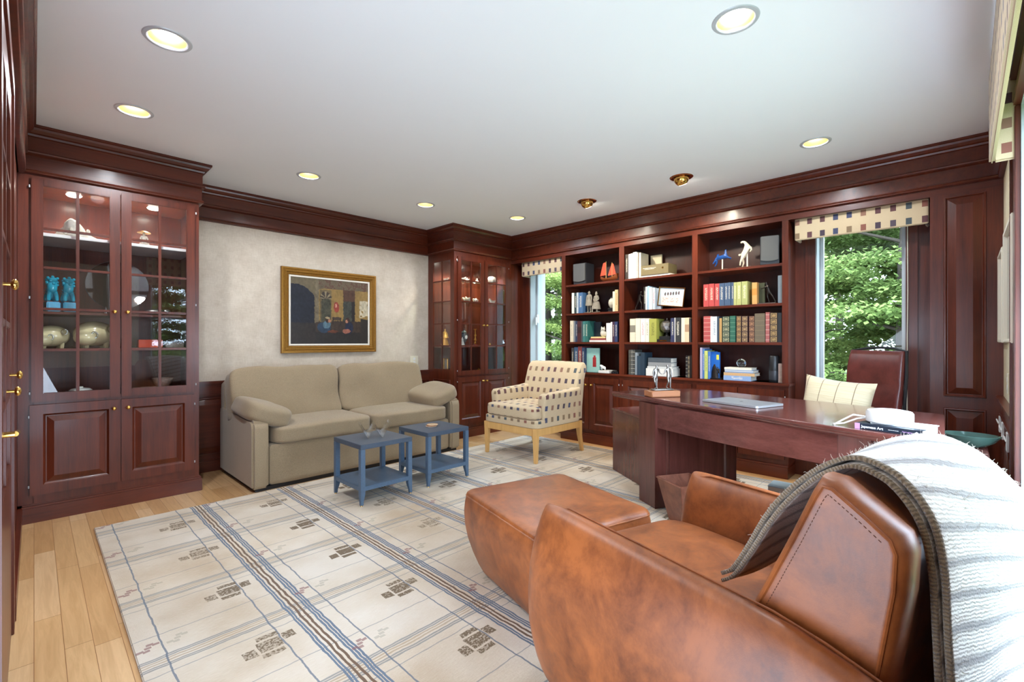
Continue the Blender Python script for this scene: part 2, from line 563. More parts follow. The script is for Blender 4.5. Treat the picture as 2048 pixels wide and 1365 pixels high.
M_burg = leather('burgundy_leather', srgb(70, 28, 24), srgb(98, 44, 38), 0.3)
M_basket = leather('brown_leather_basket', srgb(104, 60, 44), srgb(140, 88, 66), 0.4)
M_pat = patterned('beige_cloth_with_colour_blocks')
M_rug = rug_mat()
M_glass = glass_mat('cabinet_glass')
M_pane = glass_mat('window_glass', (0.97, 0.99, 0.98, 1), 1.3)
M_brass = plain('polished_brass', srgb(226, 184, 96), 0.18, 1.0, 0.05)
M_chrome = plain('chrome', srgb(200, 200, 204), 0.15, 1.0, 0.03)
M_bronze = plain('dark_bronze', srgb(52, 46, 42), 0.35, 0.7, 0.3, 40)
M_silverbr = plain('silvered_bronze', srgb(150, 146, 142), 0.28, 0.9, 0.3, 40)
M_gilt = plain('antique_gilt', srgb(160, 118, 48), 0.34, 0.7, 0.35, 60, 0.1)
M_blue = plain('blue_painted_linen', srgb(84, 104, 127), 0.4, 0, 0.2, 70, 0.05)
M_white = plain('white_paint', srgb(232, 232, 230), 0.45, 0, 0.02)
M_alu = plain('grey_window_frame', srgb(196, 200, 204), 0.4, 0.2, 0.03)
M_black = plain('black_plastic', srgb(24, 24, 26), 0.4, 0, 0.1)
M_grey = plain('grey_speaker_cloth', srgb(84, 84, 84), 0.75, 0, 0.1, 200)
M_dkgrey = plain('dark_grey_plastic', srgb(44, 46, 52), 0.4, 0, 0.1)
M_paper = plain('paper', srgb(234, 228, 214), 0.8, 0, 0.04, 120)
M_silver = plain('silver_aluminium', srgb(206, 210, 214), 0.3, 0.6, 0.02)
M_lamp = glow('lamp_glow', (1.0, 0.92, 0.78, 1), 5.0)
M_cream = plain('cream_plastic', srgb(226, 220, 200), 0.5, 0, 0.02)

# ---------------------------------------------------------------- the room
H = 2.615
XF, XW = 4.56, 4.79           # face of the bookcase wall, wall surface in the window recesses
YA, YD, XC = 4.98, -0.19, -0.065
LIGHTS = [(0.437, 2.678), (0.43, 3.658), (1.64, 4.02), (2.835, 4.01), (3.87, 3.68), (2.155, 0.723), (3.88, 0.76)]
EYES = [(3.90, 1.752), (3.904, 2.739)]

b = MB(); b.box(-0.36, 5.1, -0.4, 5.1, -0.12, 0)
struct(b.build('floor', M_floor, smooth=False))

bm = bmesh.new()
def ring(pts):
    vs = [bm.verts.new(p) for p in pts]
    return [bm.edges.new((vs[i], vs[(i + 1) % len(vs)])) for i in range(len(vs))]
es = ring([(-0.3, -0.4, H), (5.0, -0.4, H), (5.0, 5.1, H), (-0.3, 5.1, H)])
for x, y in LIGHTS:
    es += ring([(x + 0.076 * math.cos(a * PI / 16), y + 0.076 * math.sin(a * PI / 16), H) for a in range(32)])
for x, y in EYES:
    es += ring([(x + 0.066 * math.cos(a * PI / 16), y + 0.066 * math.sin(a * PI / 16), H) for a in range(32)])
bmesh.ops.triangle_fill(bm, use_beauty=True, use_dissolve=False, edges=es)
for f in bm.faces:
    if f.normal.z > 0: f.normal_flip()
mb = MB(); mb.bm.free(); mb.bm = bm
mb.box(-0.3, 5.1, -0.4, 5.1, 2.86, 3.0)
me = bpy.data.meshes.new('ceiling'); bm.to_mesh(me); bm.free(); me.materials.append(M_ceil)
o = bpy.data.objects.new('ceiling', me); COL.objects.link(o); struct(o)

def wall_with_holes(b, ax, a0, a1, d0, d1, z0, z1, holes):
    """boxes around rectangular holes; ax='x' means the wall runs along x (d is y)"""
    def put(u0, u1, w0, w1):
        if u1 - u0 < 1e-4 or w1 - w0 < 1e-4: return
        if ax == 'x': b.box(u0, u1, d0, d1, w0, w1)
        else: b.box(d0, d1, u0, u1, w0, w1)
    u = a0
    for h0, h1, s0, s1 in holes:
        put(u, h0, z0, z1); put(h0, h1, z0, s0); put(h0, h1, s1, z1); u = h1
    put(u, a1, z0, z1)
W1 = (0.33, 0.935, 0.36, 2.36)      # right window (y0, y1, z0, z1)
W2 = (3.71, 4.305, 0.36, 2.36)      # left window
W3 = (1.25, 3.19, 0.42, 2.30)       # window in the near right wall (x0, x1, z0, z1)
b = MB(); b.box(-0.3, 5.1, YA, 5.1, 0, 3.0)
struct(b.build('wall_back', M_wall, smooth=False))
b = MB(); wall_with_holes(b, 'y', -0.4, YA, 4.96, 5.1, 0, 3.0, [W1, W2])
struct(b.build('wall_right', M_wall, smooth=False))
b = MB(); wall_with_holes(b, 'x', -0.3, 4.96, -0.36, YD, 0, 3.0, [W3])
struct(b.build('wall_front', M_walld, smooth=False))
b = MB(); wall_with_holes(b, 'y', YD, YA, -0.3, XC - 0.012, 0, 3.0, [(0.34, 1.56, 0.0, 2.12)])
b.box(-0.36, -0.3, -0.4, YA, 0, 3.0)  # backing behind the opening made for the added fill light
struct(b.build('wall_left', wood_z, smooth=False))

# crown moulding following the face planes, closed loop
PATH = [(XC, YD), (XC, 4.412), (0.926, 4.412), (0.926, YA), (3.56, YA), (3.56, 4.447), (XF, 4.447), (XF, YD)]
def sweep_loop(prof, path):
    n = len(path); b = MB(); rings = []
    for i in range(n):
        p0, p1, p2 = Vector(path[i - 1]), Vector(path[i]), Vector(path[(i + 1) % n])
        d1, d2 = (p1 - p0).normalized(), (p2 - p1).normalized()
        n1, n2 = Vector((d1.y, -d1.x)), Vector((d2.y, -d2.x))
        m = (n1 + n2); m = m / m.dot(n1)
        rings.append([(p1.x + m.x * d, p1.y + m.y * d, z) for d, z in prof])
    rings.append(rings[0])
    b.loft(rings, cap=False, closed=True)
    return b
CROWN = [(-0.005, H - 0.001), (0.075, H - 0.001), (0.075, H - 0.016), (0.066, H - 0.02), (0.062, H - 0.034), (0.048, H - 0.05), (0.034, H - 0.056),
         (0.030, H - 0.068), (0.020, H - 0.074), (0.020, 2.452), (0.034, 2.450), (0.038, 2.443), (0.034, 2.436), (0.036, 2.428),
         (0.016, 2.420), (0.016, 2.330), (0.026, 2.327), (0.029, 2.320), (0.024, 2.314), (0.026, 2.306), (0.004, 2.298), (-0.005, 2.298)]
struct(sweep_loop(CROWN, PATH).build('trim_1', wood_x, ang=20))

# mahogany bulkhead over the bookcase wall, and the wall faces beside the windows
b = MB(); b.box(XF, 4.96, YD, 4.447, 2.25, H)
struct(b.build('trim_2', wood_y, smooth=False))
b = MB(); wall_with_holes(b, 'y', 0.18, 1.093, XW, 4.96, 0, 2.25, [(W1[0], W1[1], 0.36, 2.25)])
wall_with_holes(b, 'y', 3.58, 4.447, XW, 4.96, 0, 2.25, [(W2[0], W2[1], 0.36, 2.25)])
b.box(XF, 4.96, 4.447, 4.47, 0, 2.25)
struct(b.build('trim_3', wood_z, smooth=False))
# window casings (stepped mouldings), and the reveals
n = 0
for y0, y1, z0, z1 in (W1, W2):
    b = MB()
    for s, yy in ((-1, y0), (1, y1)):
        b.box(XW - 0.022, XW, yy, yy + s * 0.072, z0 - 0.09, 2.25)
        b.box(XW - 0.030, XW - 0.020, yy + s * 0.052, yy + s * 0.072, z0 - 0.09, 2.25)
        b.box(XW - 0.027, XW - 0.020, yy + s * 0.006, yy + s * 0.018, z0 - 0.09, 2.25)
    b.box(XW - 0.04, XW + 0.02, y0 - 0.08, y1 + 0.08, z0 - 0.03, z0)
    b.box(XW - 0.022, XW, y0 - 0.07, y1 + 0.07, z0 - 0.10, z0 - 0.03)
    struct(b.build('trim_%d' % (4 + n), wood_z, bevel=0.003)); n += 1

def window(name, ax, a0, a1, d_in, d_glass, d_out, z0, z1, mullions=0, latch=True):
    """white lining of the reveal, sash frame and pane"""
    root = MB()
    def bx(b, u0, u1, w0, w1, q0, q1):
        if ax == 'y': b.box(w0, w1, u0, u1, q0, q1)
        else: b.box(u0, u1, w0, w1, q0, q1)
    t = 0.008
    for u0, u1, q0, q1 in ((a0, a0 + t, z0, z1), (a1 - t, a1, z0, z1), (a0, a1, z0, z0 + t), (a0, a1, z1 - t, z1)):
        bx(root, u0, u1, d_in, d_out, q0, q1)
    fo = struct(root.build(name, plain('window_lining', srgb(176, 182, 184), 0.45, 0, 0.02), bevel=0.001))
    s = MB(); f = 0.034
    for u0, u1, q0, q1 in ((a0 + t, a0 + f, z0 + t, z1 - t), (a1 - f, a1 - t, z0 + t, z1 - t), (a0 + f, a1 - f, z0 + t, z0 + f + .02), (a0 + f, a1 - f, z1 - f, z1 - t)):
        bx(s, u0, u1, d_glass - 0.025, d_glass + 0.025, q0, q1)
    for i in range(mullions):
        m = a0 + (a1 - a0) * (i + 1) / (mullions + 1)
        bx(s, m - 0.03, m + 0.03, d_glass - 0.025, d_glass + 0.025, z0 + f, z1 - f)
    s.build('sash_frame', M_alu, fo, bevel=0.003)
    g = MB(); bx(g, a0 + f, a1 - f, d_glass - 0.003, d_glass + 0.003, z0 + f, z1 - f)
    g.build('glass_pane', M_pane, fo, smooth=False)
    if latch:
        l = MB()
        uu = a1 - 0.06
        bx(l, uu, uu + 0.02, d_glass - 0.06, d_glass - 0.025, 1.45, 1.57)
        bx(l, uu + 0.004, uu + 0.016, d_glass - 0.085, d_glass - 0.06, 1.42, 1.53)
        l.build('latch', M_white, fo, bevel=0.004)
    return fo
window('window_1', 'y', W1[0], W1[1], XW - 0.004, 4.93, 5.1, W1[2], 2.30, latch=False)
window('window_2', 'y', W2[0], W2[1], XW - 0.004, 4.93, 5.1, W2[2], 2.30)
window('window_3', 'x', W3[0], W3[1], YD + 0.002, -0.30, -0.36, W3[2], W3[3], mullions=0, latch=False)
b = MB()
b.box(W3[0] - 0.14, W3[0], YD, YD + 0.022, 0, 2.30); b.box(W3[1], W3[1] + 0.15, YD, YD + 0.022, 0, 2.30)
b.box(W3[1] + 0.12, W3[1] + 0.15, YD + 0.02, YD + 0.032, 0, 2.30)
b.box(W3[0] - 0.14, W3[1] + 0.15, YD, YD + 0.05, W3[2] - 0.03, W3[2])
struct(b.build('trim_6', wood_z, bevel=0.003))

# raised panels on a wall face: list of rectangles on a plane
def raised(b, ax, d, out, u0, u1, z0, z1, fr=0.018, lip=0.045, depth=0.012):
    """sunk border with a raised field: chamfered panel standing on plane d, out = +1/-1 direction of the room"""
    def P(u, z, k): return (d + out * k, u, z) if ax == 'y' else (u, d + out * k, z)
    # moulding round the panel
    def r(u, z, i, k): return [P(u[0] + i, z[0] + i, k), P(u[1] - i, z[0] + i, k), P(u[1] - i, z[1] - i, k), P(u[0] + i, z[1] - i, k)]
    u, z = (u0, u1), (z0, z1)
    b.loft([r(u, z, 0, 0.0), r(u, z, 0.003, depth * 0.8), r(u, z, fr * 0.6, depth * 0.9), r(u, z, fr, 0.001), r(u, z, fr + 0.004, 0.001),
            r(u, z, fr + lip, depth), r(u, z, fr + lip + 0.003, depth * 1.05)], cap=False)
    q = [b.bm.verts.new(p) for p in r(u, z, fr + lip + 0.003, depth * 1.05)]
    b.face(q)
# right hand panelled column
b = MB(); b.box(XF, 4.96, YD, 0.18, 0, 2.25)
raised(b, 'y', XF, -1, -0.109, 0.107, 0.804, 2.23)
raised(b, 'y', XF, -1, -0.109, 0.107, 0.16, 0.724)
struct(b.build('trim_7', wood_z, ang=15))
# wainscot, chair rail and baseboards
def rail(b, ax, d, out, u0, u1, top=0.83):
    def bx(k, z0, z1):
        if ax == 'x': b.box(u0, u1, d, d + out * k, z0, z1)
        else: b.box(d, d + out * k, u0, u1, z0, z1)
    bx(0.035, top - 0.014, top); bx(0.024, top - 0.03, top - 0.014); bx(0.012, 0.705, top - 0.03)
    bx(0.022, 0.695, 0.708)
b = MB(); rail(b, 'x', YA, -1, 0.926, 3.56)
b.box(0.926, 3.56, YA - 0.006, YA, 0.1, 0.70)
for u in (0.95, 1.61, 2.27, 2.93):
    raised(b, 'x', YA - 0.006, -1, u, u + 0.60, 0.16, 0.68)
struct(b.build('trim_8', wood_x, ang=15))
b = MB(); b.box(0.926, 3.56, YA - 0.02, YA, 0, 0.10); b.box(0.926, 3.56, YA - 0.014, YA, 0.10, 0.115)
struct(b.build('baseboard_back', wood_x, bevel=0.003))
b = MB(); rail(b, 'x', YD, 1, W3[1] + 0.15, XF); rail(b, 'x', YD, 1, XC, W3[0] - 0.14); b.box(XC, W3[0] - 0.14, YD, YD + 0.006, 0, 0.70)
b.box(W3[1] + 0.15, XF, YD, YD + 0.006, 0, 0.70)
for u in (0.02, 0.52, 3.40, 3.80, 4.18):
    raised(b, 'x', YD + 0.006, 1, u, u + (0.33 if u > 1 else 0.44), 0.14, 0.62)
struct(b.build('trim_9', wood_x, ang=15))
b = MB(); b.box(XC - 0.012, XC + 0.012, 2.9, 4.40, 0, 0.11); b.box(XC - 0.012, XC + 0.02, 1.57, 1.74, 0, 0.14)
struct(b.build('baseboard_left', wood_y, bevel=0.003))
# glazed mahogany door in the left wall, seen almost edge on
root = MB()
y0, y1 = 1.80, 2.78
for a0, a1, q0, q1 in ((y0, y0 + .12, 0.01, 2.2), (y1 - .12, y1, 0.01, 2.2), (y0 + .12, y1 - .12, 0.01, 0.72), (y0 + .12, y1 - .12, 2.06, 2.2), (y0 + .46, y0 + .50, .72, 2.06)):
    root.box(XC - 0.012, XC + 0.001, a0, a1, q0, q1)
for z in (0.99, 1.26, 1.53, 1.80):
    root.box(XC - 0.012, XC, y0 + .12, y1 - .12, z - .012, z + .012)
d = struct(root.build('door_1', wood_z, bevel=0.002))
g = MB(); g.box(XC - 0.010, XC - 0.006, y0 + .12, y1 - .12, .72, 2.06); g.build('glass_pane', M_glass, d, smooth=False)
l = MB()
l.cyl((XC, 1.90, 0.94), (XC + 0.028, 1.90, 0.94), 0.008); l.tube([(XC + 0.028, 1.90, 0.94), (XC + 0.032, 1.95, 0.938), (XC + 0.03, 2.01, 0.93)], [0.008, 0.007, 0.006])
l.box(XC, XC + 0.004, 1.88, 1.92, 0.86, 1.02); l.build('lever_handle', M_brass, d, bevel=0.001)
for z, yy in ((1.36, 1.93), (1.07, 2.6), (1.03, 2.3)):
    l = MB(); l.cyl((XC, yy, z), (XC + 0.022, yy, z), 0.005); l.ball((XC + 0.027, yy, z), (0.009, 0.016, 0.016)); l.build('knob', M_brass, d)
b = MB()
for a0, a1, q0, q1 in ((y0 - .08, y0, 0, 2.28), (y1, y1 + .08, 0, 2.28), (y0, y1, 2.2, 2.28)):
    b.box(XC - 0.012, XC + 0.009, a0, a1, q0, q1)
struct(b.build('trim_10', wood_z, bevel=0.002))

# ---------------------------------------------------------------- ceiling lamps
M_cone = plain('gold_reflector', srgb(214, 176, 104), 0.3, 0.5, 0.03)
def recessed(x, y, label, watts):
    t = thing('recessed_light', label, 'ceiling light', (x, y, H), group='recessed ceiling lights')
    b = MB(); b.lathe([(0.075, 0.0), (0.075, -0.003), (0.080, -0.006), (0.094, -0.004), (0.097, 0.0)], n=40, cap=False)
    b.build('trim_ring', M_alu, t)
    b = MB(); b.lathe([(0.075, 0.0), (0.070, 0.03), (0.058, 0.10)], n=40, cap=False)
    b.build('reflector', M_cone, t)
    b = MB(); b.lathe([(0.0, 0.040), (0.030, 0.043), (0.050, 0.052), (0.060, 0.066)], n=32, cap=False)
    b.build('bulb_lens', M_lamp, t)
    s = lamp('spot', 'SPOT', (0, 0, -0.012), watts, (1.0, 0.94, 0.84), spot_size=math.radians(156), spot_blend=0.35, shadow_soft_size=0.05)
    s.parent = t
for (x, y), wt, l in zip(LIGHTS, (11, 14, 7, 6.5, 10, 7, 8.5), ['recessed ceiling light nearest the camera on the left, in front of the glazed cabinet',
                              'recessed ceiling light close above the crown of the big glazed cabinet',
                              'recessed ceiling light above the sofa, left of the painting centre',
                              'small recessed ceiling light above the right end of the sofa',
                              'farthest recessed ceiling light, in the corner over the left window',
                              'largest recessed ceiling light at the top right of the ceiling',
                              'recessed ceiling light over the desk chair, near the right window']):
    recessed(x, y, l, wt)
def eyeball(x, y, label):
    t = thing('eyeball_light', label, 'ceiling light', (x, y, H), group='brass eyeball lights')
    b = MB(); b.lathe([(0.066, 0.002), (0.066, -0.003), (0.080, -0.008), (0.094, -0.004), (0.097, 0.0)], n=40, cap=False)
    b.build('trim_ring', plain('copper_brass', srgb(168, 104, 60), 0.2, 1.0, 0.05), t)
    m = Ry(math.radians(-35))
    b = MB(); b.ball((0, 0, 0), 0.062, 24, 12)
    bmesh.ops.bisect_plane(b.bm, geom=b.bm.verts[:] + b.bm.edges[:] + b.bm.faces[:], plane_co=(0, 0, -0.045), plane_no=(0, 0, -1), clear_outer=True)
    b.xform(m.to_4x4()); b.xform(Matrix.Translation((0, 0, -0.012)))
    b.build('eyeball', M_brass, t)
    b = MB(); b.lathe([(0.0, -0.047), (0.040, -0.046)], n=24, cap=False); b.xform(m.to_4x4()); b.xform(Matrix.Translation((0, 0, -0.012)))
    b.build('bulb_lens', glow('eyeball_glow', (1.0, 0.85, 0.6, 1), 12.0), t)
    s = lamp('spot', 'SPOT', (0.045, 0, -0.075), 20, (1.0, 0.82, 0.56), target=None, spot_size=math.radians(110), spot_blend=0.8, shadow_soft_size=0.04)
    s.rotation_euler = Vector((0.62, 0, -1.15)).to_track_quat('-Z', 'Y').to_euler()
    s.parent = t
eyeball(*EYES[0], 'brass eyeball ceiling light aimed at the right half of the bookcase')
eyeball(*EYES[1], 'brass eyeball ceiling light aimed at the left half of the bookcase')

# ---------------------------------------------------------------- cabinets (local: x along the front, front towards -y)
def door_slab(x0, x1, z0, z1, y0=-0.022, y1=0.0, st=0.062):
    """frame and raised panel door standing in front of the face plane y=0"""
    b = MB()
    b.box(x0, x0 + st, y0, y1, z0, z1); b.box(x1 - st, x1, y0, y1, z0, z1)
    b.box(x0 + st, x1 - st, y0, y1, z0, z0 + st); b.box(x0 + st, x1 - st, y0, y1, z1 - st, z1)
    u0, u1, w0, w1 = x0 + st, x1 - st, z0 + st, z1 - st
    def r(i, y): return [(u0 + i, y, w0 + i), (u1 - i, y, w0 + i), (u1 - i, y, w1 - i), (u0 + i, y, w1 - i)]
    b.loft([r(0, y0), r(0.008, y0 + 0.010), r(0.012, y0 + 0.013), r(0.018, y0 + 0.013), r(0.05, y0 + 0.001), r(0.053, y0 + 0.0)], cap=False)
    b.face([b.bm.verts.new(p) for p in r(0.053, y0)])
    return b
def knob(parent, x, z, y=-0.022, r=0.013):
    b = MB()
    b.cyl((x, y + 0.002, z), (x, y - 0.003, z), r * 0.9, r * 0.7, 14); b.cyl((x, y - 0.003, z), (x, y - 0.016, z), r * 0.42, n=12)
    b.ball((x, y - 0.022, z), (r, r * 0.62, r), 14, 8)
    b.build('knob', M_brass, parent)
def hinges(parent, x, zs, y=-0.012):
    for z in zs:
        b = MB(); b.cyl((x, y - 0.004, z - 0.008), (x, y - 0.004, z + 0.008), 0.0045, n=8)
        b.build('hinge', M_silver, parent)
def glass_door(root, x0, x1, z0, z1, cols, rows, st=0.058, knob_x=None, knob_z=1.41, hinge_x=None, bot=None):
    b = MB(); bs = bot or st
    y0, y1 = -0.022, 0.0
    b.box(x0, x0 + st, y0, y1, z0, z1); b.box(x1 - st, x1, y0, y1, z0, z1)
    b.box(x0 + st, x1 - st, y0, y1, z0, z0 + bs); b.box(x0 + st, x1 - st, y0, y1, z1 - st * 0.8, z1)
    d = b.build('door', wood_z, root, bevel=0.003)
    u0, u1, w0, w1 = x0 + st, x1 - st, z0 + bs, z1 - st * 0.8
    b = MB()
    for i in range(1, cols):
        u = u0 + (u1 - u0) * i / cols
        b.box(u - 0.009, u + 0.009, -0.018, -0.002, w0, w1)
    for z in rows:
        b.box(u0, u1, -0.0185, -0.0015, z - 0.009, z + 0.009)
    b.build('muntins', wood_z, d, bevel=0.003)
    g = MB(); g.box(u0 - 0.004, u1 + 0.004, -0.011, -0.008, w0 - 0.004, w1 + 0.004)
    g.build('glass_pane', M_glass, d, smooth=False)
    if knob_x is not None: knob(d, knob_x, knob_z)
    if hinge_x is not None: hinges(d, hinge_x, (z0 + 0.06, (z0 + z1) / 2 - .05, z1 - 0.06))
    return d
MUNT = (1.139, 1.415, 1.690, 1.950)

# --- the big glazed cabinet at the left
LC = thing('display_cabinet', 'large mahogany glazed cabinet at the left, left of the sofa', 'cabinet', (-0.065, 4.412, 0))
b = MB(); Wd, D = 0.99, 0.555
b.box(-0.011, 0.035, 0.0205, D - 0.0205, 0.122, 2.299); b.box(Wd - 0.022, Wd - 0.0005, 0.0205, D - 0.0205, 0.10, 2.299); b.box(0.012, Wd, D - 0.02, D, 0.1, 2.30)
b.box(0.03, Wd - 0.02, 0.0, D - 0.02, 2.27, 2.30); b.box(0.03, Wd - 0.02, 0.0, D - 0.02, 0.78, 0.815)
b.box(-0.011, 0.062, -0.002, 0.02, 0.122, 2.30); b.box(Wd - 0.045, Wd, -0.002, 0.02, 0.10, 2.30); b.box(0.06, Wd - 0.04, -0.002, 0.02, 2.265, 2.30)
b.box(0.06, Wd - 0.04, -0.002, 0.02, 0.765, 0.815); b.box(0.06, Wd - 0.04, -0.002, 0.02, 0.10, 0.20)
b.box(0.06, Wd - 0.04, 0.0, 0.02, 0.1, 0.78)
b.build('carcass', wood_z, LC, bevel=0.002)
b = MB(); b.box(-0.011, Wd + 0.018, -0.02, D, 0, 0.098); b.box(0.006, Wd + 0.012, -0.013, D, 0.098, 0.112); b.box(0.01, Wd + 0.006, -0.006, D, 0.112, 0.122)
b.build('plinth', wood_x, LC, bevel=0.002)
for z in (1.148, 1.402, 1.935):
    b = MB(); b.box(0.036, Wd - 0.023, 0.055, D - 0.022, z - 0.022 if z > 1.9 else z - 0.018, z)
    b.build('shelf', M_white if z > 1.9 else wood_x, LC, bevel=0.002)
d = door_slab(0.045, 0.502, 0.180, 0.776).build('door', wood_z, LC, ang=15); knob(d, 0.466, 0.715); hinges(d, 0.040, (0.24, 0.70))
d = door_slab(0.508, 0.953, 0.180, 0.776).build('door', wood_z, LC, ang=15); knob(d, 0.546, 0.715); hinges(d, 0.958, (0.24, 0.70))
glass_door(LC, 0.050, 0.502, 0.795, 2.278, 2, MUNT, knob_x=0.470, hinge_x=0.044)
glass_door(LC, 0.508, 0.960, 0.795, 2.278, 2, MUNT, knob_x=0.542, hinge_x=0.966)
for x in (0.27, 0.74):
    b = MB(); b.lathe([(0.0, 2.262), (0.036, 2.262), (0.044, 2.270)], c=(x, 0.28, 0), n=20)
    pl = b.build('puck_light', glow('puck_glow', (1.0, 0.86, 0.62, 1), 9.0), LC)
    s = lamp('spot', 'SPOT', (x, 0.28, 2.25), 9.0, (1.0, 0.84, 0.6), spot_size=math.radians(130), spot_blend=0.8, shadow_soft_size=0.03, target=(x, 0.28, 0))
    s.parent = LC

# --- the glazed cabinet in the far corner
CC = thing('corner_display_cabinet', 'narrower mahogany glazed cabinet in the far corner, right of the sofa', 'cabinet', (3.56, 4.447, 0))
Wd, D = 0.995, 0.53
b = MB()
b.box(Wd - 0.03, Wd - 0.001, 0.02, D - 0.02, 0.10, 2.298); b.box(0, Wd, D - 0.02, D, 0.1, 2.30)
b.box(0.004, Wd, 0.004, D - 0.02, 2.262, 2.299); b.box(0.004, Wd - 0.02, 0.004, D - 0.02, 0.762, 0.80)
b.box(0, 0.045, -0.002, 0.02, 0.10, 2.30); b.box(Wd - 0.07, Wd, -0.002, 0.02, 0.10, 2.30)
b.box(0.04, Wd - 0.06, -0.002, 0.02, 2.24, 2.30); b.box(0.04, Wd - 0.06, -0.002, 0.02, 0.755, 0.80); b.box(0.04, Wd - 0.06, 0.0, 0.02, 0.1, 0.76)
# left side: posts, rails and a raised panel below
b.box(0, 0.02, 0.02, 0.07, 0.1, 2.30); b.box(0, 0.02, D - 0.105, D - 0.02, 0.1, 2.30); b.box(0, 0.02, 0.07, D - 0.105, 2.2, 2.30); b.box(0, 0.02, 0.07, D - 0.105, 0.1, 0.85)
raised(b, 'y', 0.0, -1, 0.07, D - 0.11, 0.16, 0.72)
b.build('carcass', wood_z, CC, ang=15)
b = MB()
b.box(0.003, 0.017, (0.07 + D - 0.105) / 2 - 0.008, (0.07 + D - 0.105) / 2 + 0.008, 0.85, 2.2)
for z in MUNT: b.box(0.002, 0.018, 0.07, D - 0.105, z - 0.008, z + 0.008)
b.build('side_muntins', wood_z, CC, bevel=0.002)
b = MB(); b.box(0.008, 0.011, 0.066, D - 0.10, 0.845, 2.205); b.build('side_glass', M_glass, CC, smooth=False)
b = MB(); b.box(-0.018, Wd, -0.02, D, 0, 0.098); b.box(-0.010, Wd, -0.012, D, 0.098, 0.114)
b.build('plinth', wood_x, CC, bevel=0.002)
M_shelf_gl = glass_mat('glass_shelf', (0.90, 0.97, 0.93, 1))
for z in (1.125, 1.402, 1.690, 1.950):
    b = MB(); b.box(0.022, Wd - 0.032, 0.05, D - 0.022, z - 0.010, z)
    if z > 1.6: b.build('glass_shelf', M_shelf_gl, CC, smooth=False)
    elif z < 1.2: b.build('shelf', wood_x, CC)
    else: b.bm.free()
d = door_slab(0.045, 0.482, 0.170, 0.752).build('door', wood_z, CC, ang=15); knob(d, 0.455, 0.69); hinges(d, 0.040, (0.24, 0.70))
d = door_slab(0.488, 0.925, 0.170, 0.752).build('door', wood_z, CC, ang=15); knob(d, 0.515, 0.69); hinges(d, 0.93, (0.24, 0.70))
glass_door(CC, 0.045, 0.482, 0.775, 2.240, 2, MUNT, knob_x=0.455, knob_z=1.40, hinge_x=0.04)
glass_door(CC, 0.488, 0.925, 0.775, 2.240, 2, MUNT, knob_x=0.515, knob_z=1.40, hinge_x=0.93)
for x in (0.26, 0.72):
    b = MB(); b.lathe([(0.0, 2.252), (0.034, 2.252), (0.040, 2.260)], c=(x, 0.27, 0), n=20)
    b.build('puck_light', bpy.data.materials['puck_glow'], CC)
    s = lamp('spot', 'SPOT', (x, 0.27, 2.24), 15.0, (1.0, 0.84, 0.6), spot_size=math.radians(130), spot_blend=0.8, shadow_soft_size=0.03, target=(x, 0.27, 0))
    s.parent = CC

# --- base cabinets under the bookcase, the continuous counter, the open shelves (local x runs from the left end towards the right)
RB = -PI / 2
BY = 3.58                                                           # world y of the left end
def base_unit(name, label, a, w, doors, hmap):
    t = thing(name, label, 'cabinet', (XF, BY - a, 0), RB, group='base cabinets under the bookcase')
    b = MB(); D = 0.30
    b.box(0, w, 0.0, D, 0.115, 0.7945)
    b.build('carcass', wood_z, t, smooth=False)
    b = MB(); b.box(0, w, -0.020, D, 0, 0.098); b.box(0, w, -0.012, D, 0.098, 0.115)
    b.build('plinth', wood_x, t, bevel=0.002)
    n = len(doors)
    dw = (w - 0.05) / n
    for i, k in enumerate(doors):
        x0 = 0.025 + i * dw + 0.003; x1 = 0.025 + (i + 1) * dw - 0.003
        d = door_slab(x0, x1, 0.165, 0.770).build('door', wood_z, t, ang=15)
        if k: knob(d, x1 - 0.035 if k == 'r' else x0 + 0.035, 0.685)
        if k: hinges(d, x0 - 0.004 if k == 'r' else x1 + 0.004, (0.22, 0.71))
    return t
base_unit('base_cabinet', 'two-door mahogany base cabinet at the left end of the bookcase, behind the patterned armchair', 0.0, 0.845, ['r', 'l'], 0)
base_unit('base_cabinet', 'mahogany base cabinet under the middle of the bookcase, behind the desk sculpture', 0.845, 0.82, ['r', 'l'], 0)
base_unit('base_cabinet', 'mahogany base cabinet under the right end of the bookcase, behind the laptop', 1.665, 0.822, ['r', 'l'], 0)
b = MB()
b.box(0.0, 2.487, -0.0, 0.34, 0.80, 0.83); b.box(-0.0, 2.50, -0.026, 0.2, 0.806, 0.83); b.box(0, 2.495, -0.014, 0.2, 0.795, 0.806)
tag(b.build('countertop', wood_x, loc=(XF, BY, 0), rot=RB, bevel=0.004), 'long mahogany counter running under the open bookshelves', 'countertop')

BK = thing('bookcase', 'tall built-in mahogany bookcase of three open bays between the windows', 'bookcase', (XF, BY, 0.83), RB)
zt = 2.25 - 0.83
bay = [(0.062, 0.813), (0.876, 1.640), (1.695, 2.437)]
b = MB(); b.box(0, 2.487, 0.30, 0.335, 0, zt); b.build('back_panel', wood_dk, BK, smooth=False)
for nm, x0, x1 in (('side_panel', 0.0, 0.062), ('divider', 0.813, 0.876), ('divider', 1.640, 1.695), ('side_panel', 2.437, 2.487)):
    b = MB(); b.box(x0, x1, 0.0, 0.30, 0, zt); b.build(nm, wood_z, BK, bevel=0.002)
SH = (1.885, 1.535, 1.188)
for x0, x1 in bay:
    for z in SH:
        b = MB(); b.box(x0, x1, 0.006, 0.30, z - 0.83 - 0.024, z - 0.83); b.build('shelf', wood_x, BK, bevel=0.002)

